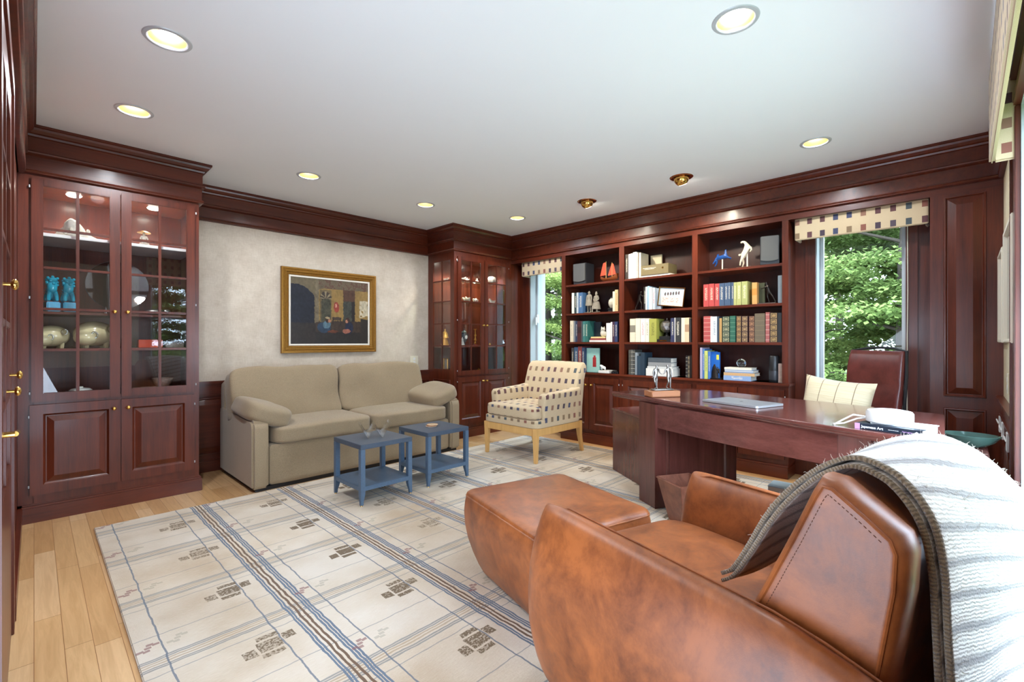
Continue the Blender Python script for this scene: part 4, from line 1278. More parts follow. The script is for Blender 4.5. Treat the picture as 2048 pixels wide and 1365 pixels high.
# ---------------------------------------------------------------- painting, valances, wall fittings
def paint_fn(u, v):
    n = mnoise.noise(Vector((u * 9, v * 9, 0))) * 0.7 + mnoise.noise(Vector((u * 34, v * 22, 3))) * 1.0 + mnoise.noise(Vector((u * 80, v * 60, 7))) * 0.7
    u += 0.010 * mnoise.noise(Vector((u * 28, v * 28, 11))); v += 0.012 * mnoise.noise(Vector((u * 28, v * 28, 17)))
    def c(r, g, bl, k=0.16): return [max(0.0, 0.78 * q * (1 + k * n)) for q in srgb(r, g, bl)[:3]]
    def ell(cx, cy, rx, ry): return ((u - cx) / rx) ** 2 + ((v - cy) / ry) ** 2 < 1
    # ceiling, wall, floor
    if v > 0.86 - 0.10 * max(0, 0.45 - u): col = c(112, 98, 74, 0.25) if n < 0.15 else c(96, 66, 52)
    elif v > 0.36: col = c(150, 122, 66, 0.25)
    else: col = c(62, 48, 38, 0.35) if v > 0.18 else c(40, 36, 34, 0.3)
    if u < 0.30:
        col = c(112, 100, 74, 0.2)
        if v < 0.90 - max(0, (u - 0.06)) ** 2 * 3.2 and u < 0.285 and v > 0.32: col = c(26, 28, 42, 0.5)
        if v <= 0.32: col = c(46, 38, 34, 0.35)
    if 0.30 < u < 0.34 and v > 0.33: col = c(120, 108, 84, 0.3)
    if 0.35 < u < 0.50 and 0.34 < v < 0.84:
        col = c(112, 96, 62, 0.3)
        if v < 0.70 and 0.37 < u < 0.49: col = c(70, 68, 52, 0.7)
        if v >= 0.70 and ell(0.425, 0.70, 0.07, 0.12):
            a = math.atan2(v - 0.70, u - 0.425); col = c(150, 136, 104) if math.sin(a * 9) > 0.2 else c(66, 56, 46)
    if ell(0.565, 0.58, 0.035, 0.085): col = c(150, 60, 46, 0.35)
    if ell(0.56, 0.60, 0.012, 0.03): col = c(214, 150, 128)
    if 0.655 < u < 0.815 and 0.36 < v < 0.86: col = c(84, 56, 40, 0.3) if v > 0.68 else (c(64, 66, 58, 0.6) if u < 0.77 else c(38, 32, 30))
    if 0.51 < u < 0.63 and 0.37 < v < 0.42: col = c(70, 56, 46)
    if (abs(u - 0.52) < 0.008 or abs(u - 0.62) < 0.008) and 0.30 < v < 0.40: col = c(48, 38, 32)
    if u > 0.88 and 0.42 < v < 0.70 and mnoise.noise(Vector((u * 16, v * 13, 9))) > -0.18: col = c(206, 194, 164, 0.35)
    if 0.895 < u and v <= 0.40: col = c(46, 40, 36)
    # two seated children in blue
    if ell(0.405, 0.255, 0.085, 0.085): col = c(44, 62, 84, 0.6)
    if ell(0.44, 0.30, 0.05, 0.06): col = c(92, 118, 132, 0.5)
    if ell(0.455, 0.375, 0.034, 0.042): col = c(58, 40, 30, 0.3)
    if ell(0.475, 0.362, 0.018, 0.026): col = c(176, 122, 92)
    if ell(0.452, 0.405, 0.026, 0.016): col = c(178, 160, 120)
    if ell(0.735, 0.26, 0.055, 0.105): col = c(32, 38, 62, 0.4)
    if ell(0.70, 0.20, 0.055, 0.035): col = c(164, 104, 84, 0.4)
    if ell(0.715, 0.375, 0.032, 0.042): col = c(64, 40, 30, 0.3)
    if ell(0.70, 0.36, 0.016, 0.028): col = c(186, 130, 102)
    if ell(0.52, 0.19, 0.07, 0.022): col = c(104, 56, 34, 0.6)
    return col
def painted(name, parent, w, h, fn, nu, nv, y=0.0, rough=0.45):
    """flat picture in the x-z plane, facing -y, with its colours held on the canvas"""
    me = bpy.data.meshes.new(name); bm = bmesh.new(); lay = bm.loops.layers.float_color.new('paint')
    g = [[bm.verts.new((-w / 2 + w * i / nu, y, -h / 2 + h * j / nv)) for j in range(nv + 1)] for i in range(nu + 1)]
    for i in range(nu):
        for j in range(nv):
            f = bm.faces.new([g[i][j], g[i + 1][j], g[i + 1][j + 1], g[i][j + 1]])
            cc = fn((i + 0.5) / nu, (j + 0.5) / nv)
            for lp in f.loops: lp[lay] = (*cc, 1)
    bm.to_mesh(me); bm.free()
    if 'painted_canvas' not in bpy.data.materials:
        k = NT('painted_canvas'); at = k.n('ShaderNodeAttribute'); at.attribute_name = 'paint'
        k.base(at.outputs['Color']); k.set(Roughness=rough); k.bump(k.noise(k.coord(), 160, 3), 0.15, 0.003)
    me.materials.append(bpy.data.materials['painted_canvas'])
    o = bpy.data.objects.new(name, me); o.parent = parent; COL.objects.link(o)
    return o
def frame_loft(prof, w, h):
    """mitred frame: prof = list of (inset, depth towards -y)"""
    rg = []
    for i, d in prof:
        a, c = w / 2 - i, h / 2 - i
        rg.append([(-a, -d, -c), (a, -d, -c), (a, -d, c), (-a, -d, c)])
    return MB().loft(rg, cap=False)
pt = thing('painting', 'gilt-framed oil painting of two children on a floor, hung above the sofa', 'painting', (2.272, YA - 0.001, 1.518))
PW, PH = 1.056, 0.886
frame_loft([(0, 0), (0, 0.030), (0.004, 0.036), (0.016, 0.037), (0.024, 0.030), (0.030, 0.030), (0.036, 0.037), (0.046, 0.036), (0.056, 0.026), (0.060, 0.026), (0.064, 0.031), (0.070, 0.029), (0.076, 0.018), (0.076, 0.0)], PW, PH).build('gilt_frame', M_gilt, pt, ang=25)
frame_loft([(0.075, 0.015), (0.080, 0.020), (0.094, 0.018), (0.096, 0.008)], PW, PH).build('cream_liner', M_paper, pt, ang=25)
painted('canvas', pt, PW - 0.19, PH - 0.19, paint_fn, 210, 170, y=-0.011)

def valance(name, label, x, y0, y1, z0, z1):
    t = thing(name, label, 'valance', (x, (y0 + y1) / 2, z0), RB, group='patterned window valances')
    w = (y1 - y0) / 2
    b = MB(); b.box(-w, w, -0.012, 0.012, 0, z1 - z0); b.box(-w, -w + 0.02, 0, 0.15, 0, z1 - z0); b.box(w - 0.02, w, 0, 0.15, 0, z1 - z0)
    b.build('fabric_board', M_pat, t, uv=(0.0, 0.022), bevel=0.006)
    return t
valance('window_valance', 'patterned fabric valance across the right window, behind the desk chair', 4.615, 0.19, 1.055, 2.070, 2.30)
valance('window_valance', 'patterned fabric valance across the narrow left window beside the corner cabinet', 4.615, 3.585, 4.295, 2.070, 2.30)
t = thing('window_valance', 'cream patterned valance at the top right edge, over the near window', 'valance', (2.2, YD + 0.001, 2.055), 0, 'patterned window valances')
b = MB()
b.box(-1.0, 1.02, 0.084, 0.104, 0, 0.42); b.box(1.0, 1.02, 0, 0.09, 0, 0.42); b.box(-1.0, -0.98, 0, 0.09, 0, 0.42)
b.build('fabric_board', M_pat, t, uv=1, bevel=0.008)
b = MB(); b.tube([(0, 0, 1.9), (0.001, -0.003, 1.2), (0, 0.002, 0.5), (0.002, 0.0, 0)], 0.0035, 6)
tag(b.build('blind_cord', M_cream, loc=(4.735, 0.318, 0.38)), 'thin white blind cord hanging beside the right window glass', 'cord')

def plate(name, label, loc, rot, w=0.075, h=0.12, mat=None):
    t = thing(name, label, 'outlet', loc, rot)
    b = MB(); b.box(-w / 2, w / 2, -0.006, 0, -h / 2, h / 2); b.build('cover_plate', mat or M_cream, t, bevel=0.002)
    for z in (-0.022, 0.022):
        b = MB(); b.lathe([(0.0, 0), (0.015, 0), (0.016, 0.002)], n=16); b.xform(Matrix.Translation((0, -0.006, z)) @ Matrix.Rotation(PI / 2, 4, 'X')); b.build('socket', M_white, t)
    return t
plate('wall_outlet', 'pale outlet plate on the linen wall just above the sofa right end', (3.345, YA, 0.955), 0, 0.12, 0.115)
plate('wall_outlet', 'cream outlet plate on the right wall under the framed pictures', (4.06, YD, 0.945), PI)
# tags: three pale wall plates on the wainscot below the chair rail
for x in (4.42, 4.10, 3.66):
    b = MB(); b.box(-0.04, 0.04, 0, 0.01, -0.05, 0.05); b.cyl((0.0, 0.01, 0.0), (0.02, 0.02, 0.03), 0.004, n=8)
    tag(b.build('wall_plate', M_white, loc=(x, YD + 0.018, 0.655), bevel=0.002), {4.42: 'pale plate on the right wainscot, nearest the panelled column', 4.10: 'pale plate on the right wainscot, the middle one', 3.66: 'pale plate on the right wainscot, nearest the camera'}[x], 'wall plate', 'pale plates on the wainscot')
def print_fn(u, v):
    n = mnoise.noise(Vector((u * 5, v * 5, 1)))
    return srgb(150 + 40 * n, 132 + 40 * n, 126 + 40 * n)[:3] if 0.2 < u < 0.8 and 0.2 < v < 0.8 else srgb(232, 228, 216)[:3]
for x, w, z0, z1, lb in ((4.30, 0.46, 1.19, 1.77, 'pale framed print on the right wall, the one nearer the panelled column'), (3.60, 0.62, 1.19, 1.82, 'pale framed print on the right wall, the one nearer the window casing')):
    t = thing('framed_print', lb, 'picture', (x, YD + 0.001, (z0 + z1) / 2), PI, 'framed prints on the right wall')
    frame_loft([(0, 0), (0, 0.026), (0.006, 0.03), (0.018, 0.028), (0.022, 0.014), (0.022, 0)], w, z1 - z0).build('frame', M_cream, t, ang=25)
    painted('print', t, w - 0.04, z1 - z0 - 0.04, print_fn, 24, 24, y=-0.006)
    b = MB(); b.box(-w / 2 + 0.02, w / 2 - 0.02, -0.013, -0.011, -(z1 - z0) / 2 + 0.02, (z1 - z0) / 2 - 0.02); b.build('glass_sheet', M_glass, t, smooth=False)

# ---------------------------------------------------------------- books
def cover_mat(c, style, acc, w, h):
    k = NT('book_cloth')
    g_ = sum(c[:3]) / 3
    c = tuple(q * 0.82 + g_ * 0.18 for q in c[:3]) + (1,)
    o = k.sep(k.coord())
    n = k.noise(k.coord(), 90, 3)
    base = k.mix(n, tuple(q * 0.86 for q in c[:3]) + (1,), tuple(min(1, q * 1.12) for q in c[:3]) + (1,))
    u = k.M('DIVIDE', o[0], w); v = k.M('DIVIDE', o[2], h)
    front = k.M('LESS_THAN', o[1], 0.004)
    def band(x, a, b_): return k.M('MULTIPLY', k.M('GREATER_THAN', x, a), k.M('LESS_THAN', x, b_))
    m = None
    if style == 'title':
        d = k.M('GREATER_THAN', k.noise(k.map(k.coord(), (160 / max(w / 0.03, 0.6), 1, 210), loc=((w * 9173) % 7, 0, (w * 77731 + h * 3571) % 23)), 1.0, 1), 0.50)
        m = k.M('MULTIPLY', k.M('MULTIPLY', band(u, 0.30, 0.70), band(v, 0.28, 0.84)), d)
    elif style == 'gilt':
        f = k.M('FRACT', k.M('MULTIPLY', v, 5.0))
        edge = k.M('MAXIMUM', band(f, 0.10, 0.15), band(f, 0.85, 0.90))
        side = k.M('MULTIPLY', k.M('MAXIMUM', band(u, 0.12, 0.2), band(u, 0.80, 0.88)), band(f, 0.10, 0.90))
        orn = k.M('MULTIPLY', k.M('MULTIPLY', band(u, 0.28, 0.72), band(f, 0.28, 0.72)), k.M('GREATER_THAN', k.noise(k.coord(), 210, 2), 0.47))
        m = k.M('MAXIMUM', k.M('MAXIMUM', k.M('MULTIPLY', edge, band(u, 0.12, 0.88)), side), orn)
    elif style == 'bands':
        f = k.M('FRACT', k.M('MULTIPLY', v, 6.0)); m = band(f, 0.45, 0.52)
    elif style == 'half':
        m = band(v, 0.42, 0.72)
    if m is not None: base = k.mix(k.M('MULTIPLY', k.M('MULTIPLY', m, front), 0.7), base, acc)
    k.base(base); k.set(Roughness=0.55)
    return k.m
def book(name, label, group, loc, w, h, d, c, style=None, acc=None, rot=RB, flat=False):
    """origin at the lower left corner of the spine; local y runs into the shelf"""
    t = thing('book', label, 'book', loc, rot, group)
    acc = acc or srgb(230, 222, 200)
    b = MB(); th = min(0.003, (h if flat else w) * 0.12)
    if flat:
        b.box(0, w, 0, 0.004, 0, h); b.box(0, w, 0.004, d, 0, th); b.box(0, w, 0.004, d, h - th, h)
    else:
        b.box(0, w, 0, 0.004, 0, h); b.box(0, th, 0.004, d, 0, h); b.box(w - th, w, 0.004, d, 0, h)
    b.build('cover', cover_mat(c, style, acc, w, h), t, smooth=False)
    b = MB()
    if flat: b.box(0.004, w - 0.004, 0.004, d - 0.004, th, h - th)
    else: b.box(th, w - th, 0.004, d - 0.004, 0.004, h - 0.004)
    b.build('page_block', M_paper, t, smooth=False)
    return t
ORD = ['first', 'second', 'third', 'fourth', 'fifth', 'sixth', 'seventh', 'eighth', 'ninth', 'tenth', 'eleventh', 'twelfth', 'thirteenth', 'fourteenth']
BAYS = {'A': 'left', 'B': 'middle', 'C': 'right'}
SHN = {1: ('top', 1.885), 2: ('second', 1.535), 3: ('third', 1.188), 4: ('lowest', 0.83)}
wh, cr = srgb(226, 222, 212), srgb(222, 208, 176)
BOOKS = {
 'A2': [(3.440, 3.407, 1.787, wh, 'white'), (3.405, 3.370, 1.785, srgb(40, 62, 66), 'dark green', 'title'), (3.368, 3.341, 1.786, srgb(186, 194, 200), 'pale grey', 'title', srgb(60, 80, 110)), (3.338, 3.275, 1.782, srgb(58, 100, 148), 'blue', 'title'),
        (2.864, 2.834, 1.762, cr, 'cream'), (2.832, 2.792, 1.779, srgb(206, 170, 112), 'tan', 'title', srgb(120, 80, 40))],
 'A3': [(3.461, 3.415, 1.447, cr, 'cream', 'title', srgb(150, 140, 120)), (3.413, 3.391, 1.444, srgb(120, 126, 132), 'grey'), (3.389, 3.359, 1.443, srgb(40, 58, 92), 'navy', 'title'), (3.357, 3.297, 1.442, srgb(74, 30, 34), 'maroon', 'half', srgb(36, 24, 26)),
        (3.295, 3.278, 1.436, srgb(70, 80, 84), 'slate'), (3.276, 3.243, 1.436, srgb(48, 122, 118), 'teal', 'title'), (3.241, 3.199, 1.438, srgb(36, 104, 96), 'dark teal', 'title'),
        (2.945, 2.891, 1.405, wh, 'white'), (2.889, 2.870, 1.416, wh, 'slim white'), (2.868, 2.839, 1.420, srgb(62, 34, 60), 'plum', 'title'), (2.837, 2.800, 1.419, srgb(38, 52, 98), 'deep blue', 'title')],
 'A4': [(3.445, 3.410, 1.116, srgb(58, 56, 58), 'charcoal', 'title'), (3.408, 3.352, 1.125, srgb(48, 82, 116), 'steel blue', 'title'), (3.350, 3.289, 1.134, srgb(124, 42, 40), 'dark red', 'title'), (3.287, 3.250, 1.121, srgb(34, 56, 92), 'navy', 'title')],
 'B1': [(2.700, 2.667, 2.160, srgb(56, 46, 42), 'dark brown', 'title'), (2.665, 2.640, 2.160, wh, 'white'), (2.638, 2.614, 2.165, srgb(228, 208, 190), 'pinkish cream'), (2.612, 2.565, 2.175, srgb(176, 190, 202), 'pale blue', 'title'),
        (2.563, 2.541, 2.162, srgb(196, 178, 160), 'red lettered', 'title', srgb(176, 36, 34)), (2.539, 2.514, 2.160, cr, 'cream')],
 'B2': [(2.481, 2.456, 1.782, srgb(30, 30, 32), 'black', 'title'), (2.454, 2.440, 1.782, wh, 'white'), (2.438, 2.415, 1.788, srgb(140, 176, 206), 'light blue'), (2.413, 2.381, 1.770, wh, 'ivory'), (2.379, 2.352, 1.765, srgb(176, 186, 196), 'grey and red', 'title', srgb(176, 40, 40))],
 'B3': [(2.642, 2.577, 1.444, cr, 'cream and black', 'half', srgb(30, 34, 34)), (2.573, 2.520, 1.446, srgb(226, 214, 184), 'plain cream'), (2.516, 2.464, 1.444, wh, 'pink lettered white', 'title', srgb(196, 50, 96)), (2.460, 2.415, 1.442, srgb(232, 222, 196), 'ivory', 'title', srgb(60, 60, 60)), (2.411, 2.330, 1.436, srgb(160, 160, 38), 'lime green', 'title', srgb(80, 84, 30)),
        (2.173, 2.132, 1.436, srgb(40, 46, 84), 'navy', 'title'), (2.130, 2.123, 1.439, wh, 'thin white'), (2.121, 2.069, 1.438, srgb(44, 46, 48), 'charcoal', 'title'), (2.064, 2.025, 1.435, srgb(224, 212, 182), 'pale cream'), (2.022, 1.980, 1.435, srgb(214, 190, 146), 'tan', 'half', srgb(140, 96, 66)), (1.976, 1.958, 1.426, srgb(40, 36, 36), 'black')],
 'B4': [(2.663, 2.631, 1.101, srgb(74, 72, 62), 'olive grey', 'bands', srgb(120, 116, 96)), (2.629, 2.606, 1.103, srgb(92, 92, 86), 'grey', 'bands'), (2.604, 2.584, 1.102, srgb(66, 66, 62), 'dark grey', 'bands'), (2.582, 2.559, 1.074, srgb(140, 150, 156), 'silver'), (2.557, 2.511, 1.039, srgb(34, 58, 76), 'dark blue'), (2.509, 2.466, 1.075, srgb(30, 52, 70), 'midnight blue'),
        (2.013, 1.995, 1.050, srgb(34, 30, 30), 'black', 'bands'), (1.993, 1.972, 1.051, srgb(40, 34, 32), 'black gilt', 'gilt', srgb(170, 150, 110)), (1.968, 1.957, 1.051, srgb(52, 38, 32), 'brown')],
 'C2': [(1.837, 1.786, 1.754, srgb(184, 50, 46), 'red', 'title'), (1.782, 1.732, 1.755, srgb(184, 50, 46), 'red', 'title'), (1.730, 1.686, 1.753, srgb(184, 50, 46), 'red', 'title'), (1.684, 1.640, 1.752, srgb(58, 84, 118), 'blue', 'title'), (1.638, 1.607, 1.752, srgb(58, 84, 118), 'blue', 'title'), (1.605, 1.580, 1.754, srgb(58, 84, 118), 'blue', 'title'), (1.578, 1.555, 1.753, srgb(58, 84, 118), 'blue', 'title'),
        (1.553, 1.529, 1.750, srgb(170, 172, 92), 'olive green', 'title'), (1.526, 1.485, 1.750, srgb(170, 172, 92), 'olive green', 'title'), (1.482, 1.432, 1.752, srgb(164, 168, 90), 'olive green', 'title'), (1.393, 1.351, 1.734, srgb(206, 150, 58), 'orange', 'half', srgb(190, 120, 30))],
 'C3': [(1.836, 1.769, 1.442, srgb(176, 62, 58), 'red', 'bands'), (1.767, 1.753, 1.438, wh, 'thin white'), (1.751, 1.706, 1.436, srgb(206, 212, 216), 'pale grey', 'title', srgb(80, 90, 100)), (1.703, 1.688, 1.435, srgb(50, 66, 84), 'slate blue'), (1.685, 1.662, 1.419, srgb(178, 136, 62), 'gold'), (1.659, 1.591, 1.434, srgb(26, 56, 44), 'dark green', 'gilt', srgb(196, 190, 150)), (1.585, 1.537, 1.436, srgb(36, 96, 74), 'green', 'bands', srgb(140, 170, 140)),
        (1.529, 1.487, 1.433, srgb(84, 62, 46), 'brown', 'gilt', srgb(196, 160, 90)), (1.481, 1.428, 1.431, srgb(62, 34, 38), 'oxblood', 'gilt', srgb(206, 176, 116)), (1.420, 1.373, 1.429, srgb(72, 40, 34), 'chestnut', 'gilt', srgb(196, 150, 104)), (1.370, 1.286, 1.450, srgb(104, 90, 66), 'thick olive brown', 'bands', srgb(130, 112, 84)), (1.282, 1.250, 1.458, srgb(166, 82, 76), 'rose', 'bands'), (1.245, 1.185, 1.452, srgb(66, 46, 34), 'dark brown', 'gilt', srgb(206, 172, 104)), (1.181, 1.151, 1.449, srgb(26, 28, 32), 'black')],
 'C4': [(1.868, 1.847, 1.134, srgb(176, 164, 190), 'lavender'), (1.845, 1.826, 1.120, srgb(64, 120, 190), 'blue', 'title'), (1.824, 1.794, 1.104, srgb(196, 204, 84), 'lime yellow', 'title', srgb(40, 60, 60)), (1.792, 1.768, 1.097, srgb(46, 108, 190), 'bright blue', 'title')],
}
r3 = random.Random(11)
for key, L in BOOKS.items():
    nm, z = SHN[int(key[1])]; bayn = BAYS[key[0]]
    for i, e in enumerate(L):
        y0, y1, zt_, c, word = e[:5]
        st = e[5] if len(e) > 5 else None
        ac_ = e[6] if len(e) > 6 else None
        x = 4.578 + r3.uniform(0, 0.012)
        book('book', '%s book, %s from the left on the %s shelf of the %s bay' % (word, ORD[i], nm, bayn), 'books on the %s shelf of the %s bay' % (nm, bayn),
             (x, y0, z + 0.0003), y0 - y1, zt_ - z, r3.uniform(0.15, 0.19), c, st, ac_)
def stack(items, x, yl, z, nm):
    """flat books; items = (y_left, y_right, thickness, depth, colour, style, label)"""
    for yl_, yr, th_, dp, c, st, lb in items:
        book('book', lb, nm, (x, yl_, z + 0.0003), yl_ - yr, th_, dp, c, st, flat=True)
        z += th_ + 0.0003
    return z
zA = stack([(3.187, 2.955, 0.022, 0.17, wh, None, 'white book lying at the bottom of the small stack, third shelf left bay'), (3.175, 2.958, 0.022, 0.165, srgb(150, 48, 42), None, 'red book lying in the middle of the small stack, third shelf left bay'), (3.165, 2.965, 0.018, 0.16, srgb(222, 200, 120), None, 'yellow book lying on top of the small stack, third shelf left bay')], 4.59, 0, 1.188, 'flat books on the third shelf of the left bay')
zA4 = stack([(3.06, 2.915, 0.028, 0.17, wh, None, 'white book lying flat on the counter beside the pale teal book')], 4.59, 0, 0.83, 'flat books on the counter')
zB4 = stack([(2.455, 2.150, 0.078, 0.17, wh, None, 'thick white book lying at the bottom of the pile, middle bay'), (2.44, 2.16, 0.022, 0.165, srgb(206, 206, 200), None, 'pale grey book lying on the thick white book, middle bay'), (2.43, 2.175, 0.042, 0.15, srgb(132, 134, 136), 'bands', 'grey book lying third up in the pile, middle bay'), (2.43, 2.175, 0.048, 0.15, srgb(52, 66, 80), 'bands', 'dark blue book lying on top of the pile, middle bay')], 4.59, 0, 0.83, 'flat books in the middle bay')
zC4 = stack([(1.644, 1.40, 0.044, 0.17, srgb(130, 160, 204), 'title', 'light blue book lying at the bottom of the pile, right bay'), (1.642, 1.37, 0.028, 0.165, srgb(206, 160, 96), None, 'orange and blue book lying second in the pile, right bay'), (1.633, 1.38, 0.026, 0.16, srgb(112, 144, 186), 'half', 'blue book lying third up in the pile, right bay'), (1.636, 1.395, 0.022, 0.155, srgb(222, 214, 190), None, 'cream book lying on top of the pile, right bay')], 4.578, 0, 0.83, 'flat books in the right bay')
# front-facing picture books
def slab_book(label, grp, y0, y1, z, h, c, x=4.60, extra=None, name='book', lean=0.0):
    t = thing(name, label, 'book', (x, y0, z + 0.0003), RB, grp)
    w = y0 - y1
    b = MB(); b.box(0, w, 0, 0.022, 0, h); b.xform(Matrix.Translation((0, 0.0, 0)) @ Matrix.Rotation(-lean, 4, 'X')); b.build('cover', plain('cover_' + label[:14], c, 0.5), t, smooth=False)
    if extra: extra(t, w, h)
    return t
def guard(t, w, h):
    b = MB(); b.box(w * .5, w * .78, -0.001, 0, h * .22, h * .62); b.box(w * .58, w * .72, -0.0015, 0, h * .62, h * .70)
    b.build('cover_picture', plain('guard_red', srgb(150, 40, 40), 0.5, 0, 0.5, 60), t)
slab_book('pale teal picture book facing out on the counter, left bay', 'books facing out', 3.245, 3.072, 0.83, 0.285, srgb(150, 190, 178), 4.62, guard)
slab_book('cream picture book facing out on the top shelf of the middle bay', 'books facing out', 2.515, 2.385, 1.885, 0.268, srgb(206, 192, 160), 4.81, lambda t, w, h: MB().box(w * .25, w * .75, -0.001, 0, h * .3, h * .6).build('cover_picture', M_dkgrey, t))
slab_book('bright blue picture book facing out behind the bronze bookend, right bay', 'books facing out', 1.768, 1.692, 0.83, 0.262, srgb(40, 98, 178), 4.61, lambda t, w, h: MB().box(w * .62, w * .92, -0.001, 0, h * .72, h * .90).build('cover_picture', plain('sun_yellow', srgb(222, 206, 60), 0.5), t))
slab_book('dark picture book facing out beside the teal books, third shelf left bay', 'books facing out', 3.194, 3.10, 1.188, 0.24, srgb(30, 38, 50), 4.70)
slab_book('grey photo book facing out beside the framed photograph, middle bay', 'books facing out', 2.350, 2.30, 1.535, 0.225, srgb(150, 160, 170), 4.62)
slab_book('pale grey book half hidden at the right end, second shelf right bay', 'books facing out', 1.185, 1.150, 1.535, 0.245, srgb(110, 120, 130), 4.60)
slab_book('dark green and gold book face beside the pushing bronze figure', 'books facing out', 1.349, 1.30, 1.535, 0.195, srgb(56, 58, 34), 4.63)

# ---------------------------------------------------------------- ornaments on the shelves
def speaker(label, y0, y1, z, h, x=4.60, yaw=0.0):
    w = y0 - y1
    t = thing('loudspeaker', label, 'speaker', (x + 0.09, (y0 + y1) / 2, z + 0.0003), RB + yaw, 'bookshelf loudspeakers')
    b = MB(); b.box(-w / 2, w / 2, -0.085, 0.09, 0, h); b.build('cabinet', M_dkgrey, t, bevel=0.006)
    b = MB()
    pr = [(-w / 2 + 0.006, h - 0.006), (w / 2 - 0.006, h - 0.006), (w / 2 - 0.006, h * .16)] + [(w * (0.5 - 0.1 * i) - 0.006 * (1 - i / 5), h * (0.16 - 0.045 * math.sin(PI * i / 10))) for i in range(1, 10)] + [(-w / 2 + 0.006, h * .16)]
    b.prism_y(pr, -0.100, -0.085); b.build('grille', M_grey, t, bevel=0.003)
    return t
speaker('grey loudspeaker on the top shelf of the left bay, beside the sailboat', 3.43, 3.245, 1.885, 0.255)
speaker('large grey loudspeaker on the top shelf of the right bay, beside the horse', 1.35, 1.20, 1.885, 0.262, yaw=0.25)

sb = thing('model_sailboat', 'wooden model sailboat with two red sails on the left bay top shelf', 'model boat', (4.66, 2.955, 1.8853), RB)
rg = []
for u, w, zb, zt_ in ((-0.120, 0.003, 0.045, 0.075), (-0.09, 0.018, 0.022, 0.058), (-0.04, 0.030, 0.012, 0.046), (0.02, 0.034, 0.010, 0.046), (0.07, 0.030, 0.016, 0.062), (0.11, 0.022, 0.032, 0.092)):
    rg.append([(u, -w, zt_), (u, -w * .8, (zb + zt_) / 2), (u, 0, zb), (u, w * .8, (zb + zt_) / 2), (u, w, zt_)])
MB().loft(rg).build('hull', plain('hull_wood', srgb(130, 70, 32), 0.35, 0, 0.3), sb, ang=60)
b = MB(); b.box(-0.03, 0.04, -0.015, 0.015, 0.0, 0.014); b.build('stand', wood_x, sb)
M_sail = plain('red_sail_cloth', srgb(206, 66, 34), 0.7, 0, 0.15, 40)
for m, zt_, q in ((-0.045, 0.245, (( -0.125, 0.08), (-0.052, 0.085), (-0.050, 0.235), (-0.085, 0.225))), (0.035, 0.225, ((-0.02, 0.075), (0.085, 0.085), (0.055, 0.205), (0.032, 0.215)))):
    MB().cyl((m, 0, 0.04), (m, 0, zt_), 0.0028, 0.0015, 8).build('mast', maple, sb)
    b = MB(); b.prism_y(list(q), -0.001, 0.001); b.build('sail', M_sail, sb)
b = MB()
for a, c in (((-0.045, 0, 0.24), (-0.118, 0, 0.075)), ((0.035, 0, 0.22), (0.108, 0, 0.09)), ((-0.045, 0, 0.24), (0.035, 0, 0.22))): b.cyl(a, c, 0.0008, n=5)
b.build('rigging', M_black, sb)

def figure(parent, name, mat, H_, J, fat=1.0, sub=1):
    """one skinned body; joints are (x, y, z) in units of the height"""
    names = ['pelvis', 'belly', 'chest', 'neck', 'chin', 'head', 'crown', 'ls', 'le', 'lh', 'lf', 'rs', 're', 'rh', 'rf', 'lhip', 'lk', 'la', 'lt', 'rhip', 'rk', 'ra', 'rt']
    rad = dict(pelvis=.075, belly=.068, chest=.085, neck=.036, chin=.045, head=.060, crown=.042, ls=.040, le=.028, lh=.020, lf=.016, rs=.040, re=.028, rh=.020, rf=.016, lhip=.055, lk=.038, la=.025, lt=.022, rhip=.055, rk=.038, ra=.025, rt=.022)
    E = [('pelvis', 'belly'), ('belly', 'chest'), ('chest', 'neck'), ('neck', 'chin'), ('chin', 'head'), ('head', 'crown'), ('chest', 'ls'), ('ls', 'le'), ('le', 'lh'), ('lh', 'lf'), ('chest', 'rs'), ('rs', 're'), ('re', 'rh'), ('rh', 'rf'),
         ('pelvis', 'lhip'), ('lhip', 'lk'), ('lk', 'la'), ('la', 'lt'), ('pelvis', 'rhip'), ('rhip', 'rk'), ('rk', 'ra'), ('ra', 'rt')]
    o = skin(name, [J[n] for n in names], [(names.index(a), names.index(c)) for a, c in E], [rad[n] * fat for n in names], mat, parent, scale=H_, sub=sub)
    return bake(o)
def J_stand(lean=0.0, **kw):
    J = dict(pelvis=(0, 0, .52), belly=(lean * .1, 0, .61), chest=(lean * .22, 0, .73), neck=(lean * .30, 0, .84), chin=(lean * .33, -.01, .875), head=(lean * .35, 0, .925), crown=(lean * .36, 0, .97),
             ls=(-.10 + lean * .25, 0, .79), le=(-.14 + lean * .2, -.01, .64), lh=(-.13 + lean * .2, -.05, .50), lf=(-.13 + lean * .2, -.07, .45), rs=(.10 + lean * .25, 0, .79), re=(.14 + lean * .2, -.01, .64), rh=(.13 + lean * .2, -.05, .50), rf=(.13 + lean * .2, -.07, .45),
             lhip=(-.06, 0, .48), lk=(-.07, -.01, .27), la=(-.07, .01, .05), lt=(-.075, -.06, .022), rhip=(.06, 0, .48), rk=(.07, -.01, .27), ra=(.07, .01, .05), rt=(.075, -.06, .022))
    J.update(kw); return J
M_terra = plain('grey_terracotta', srgb(134, 126, 112), 0.85, 0, 0.35, 50, 0.2)
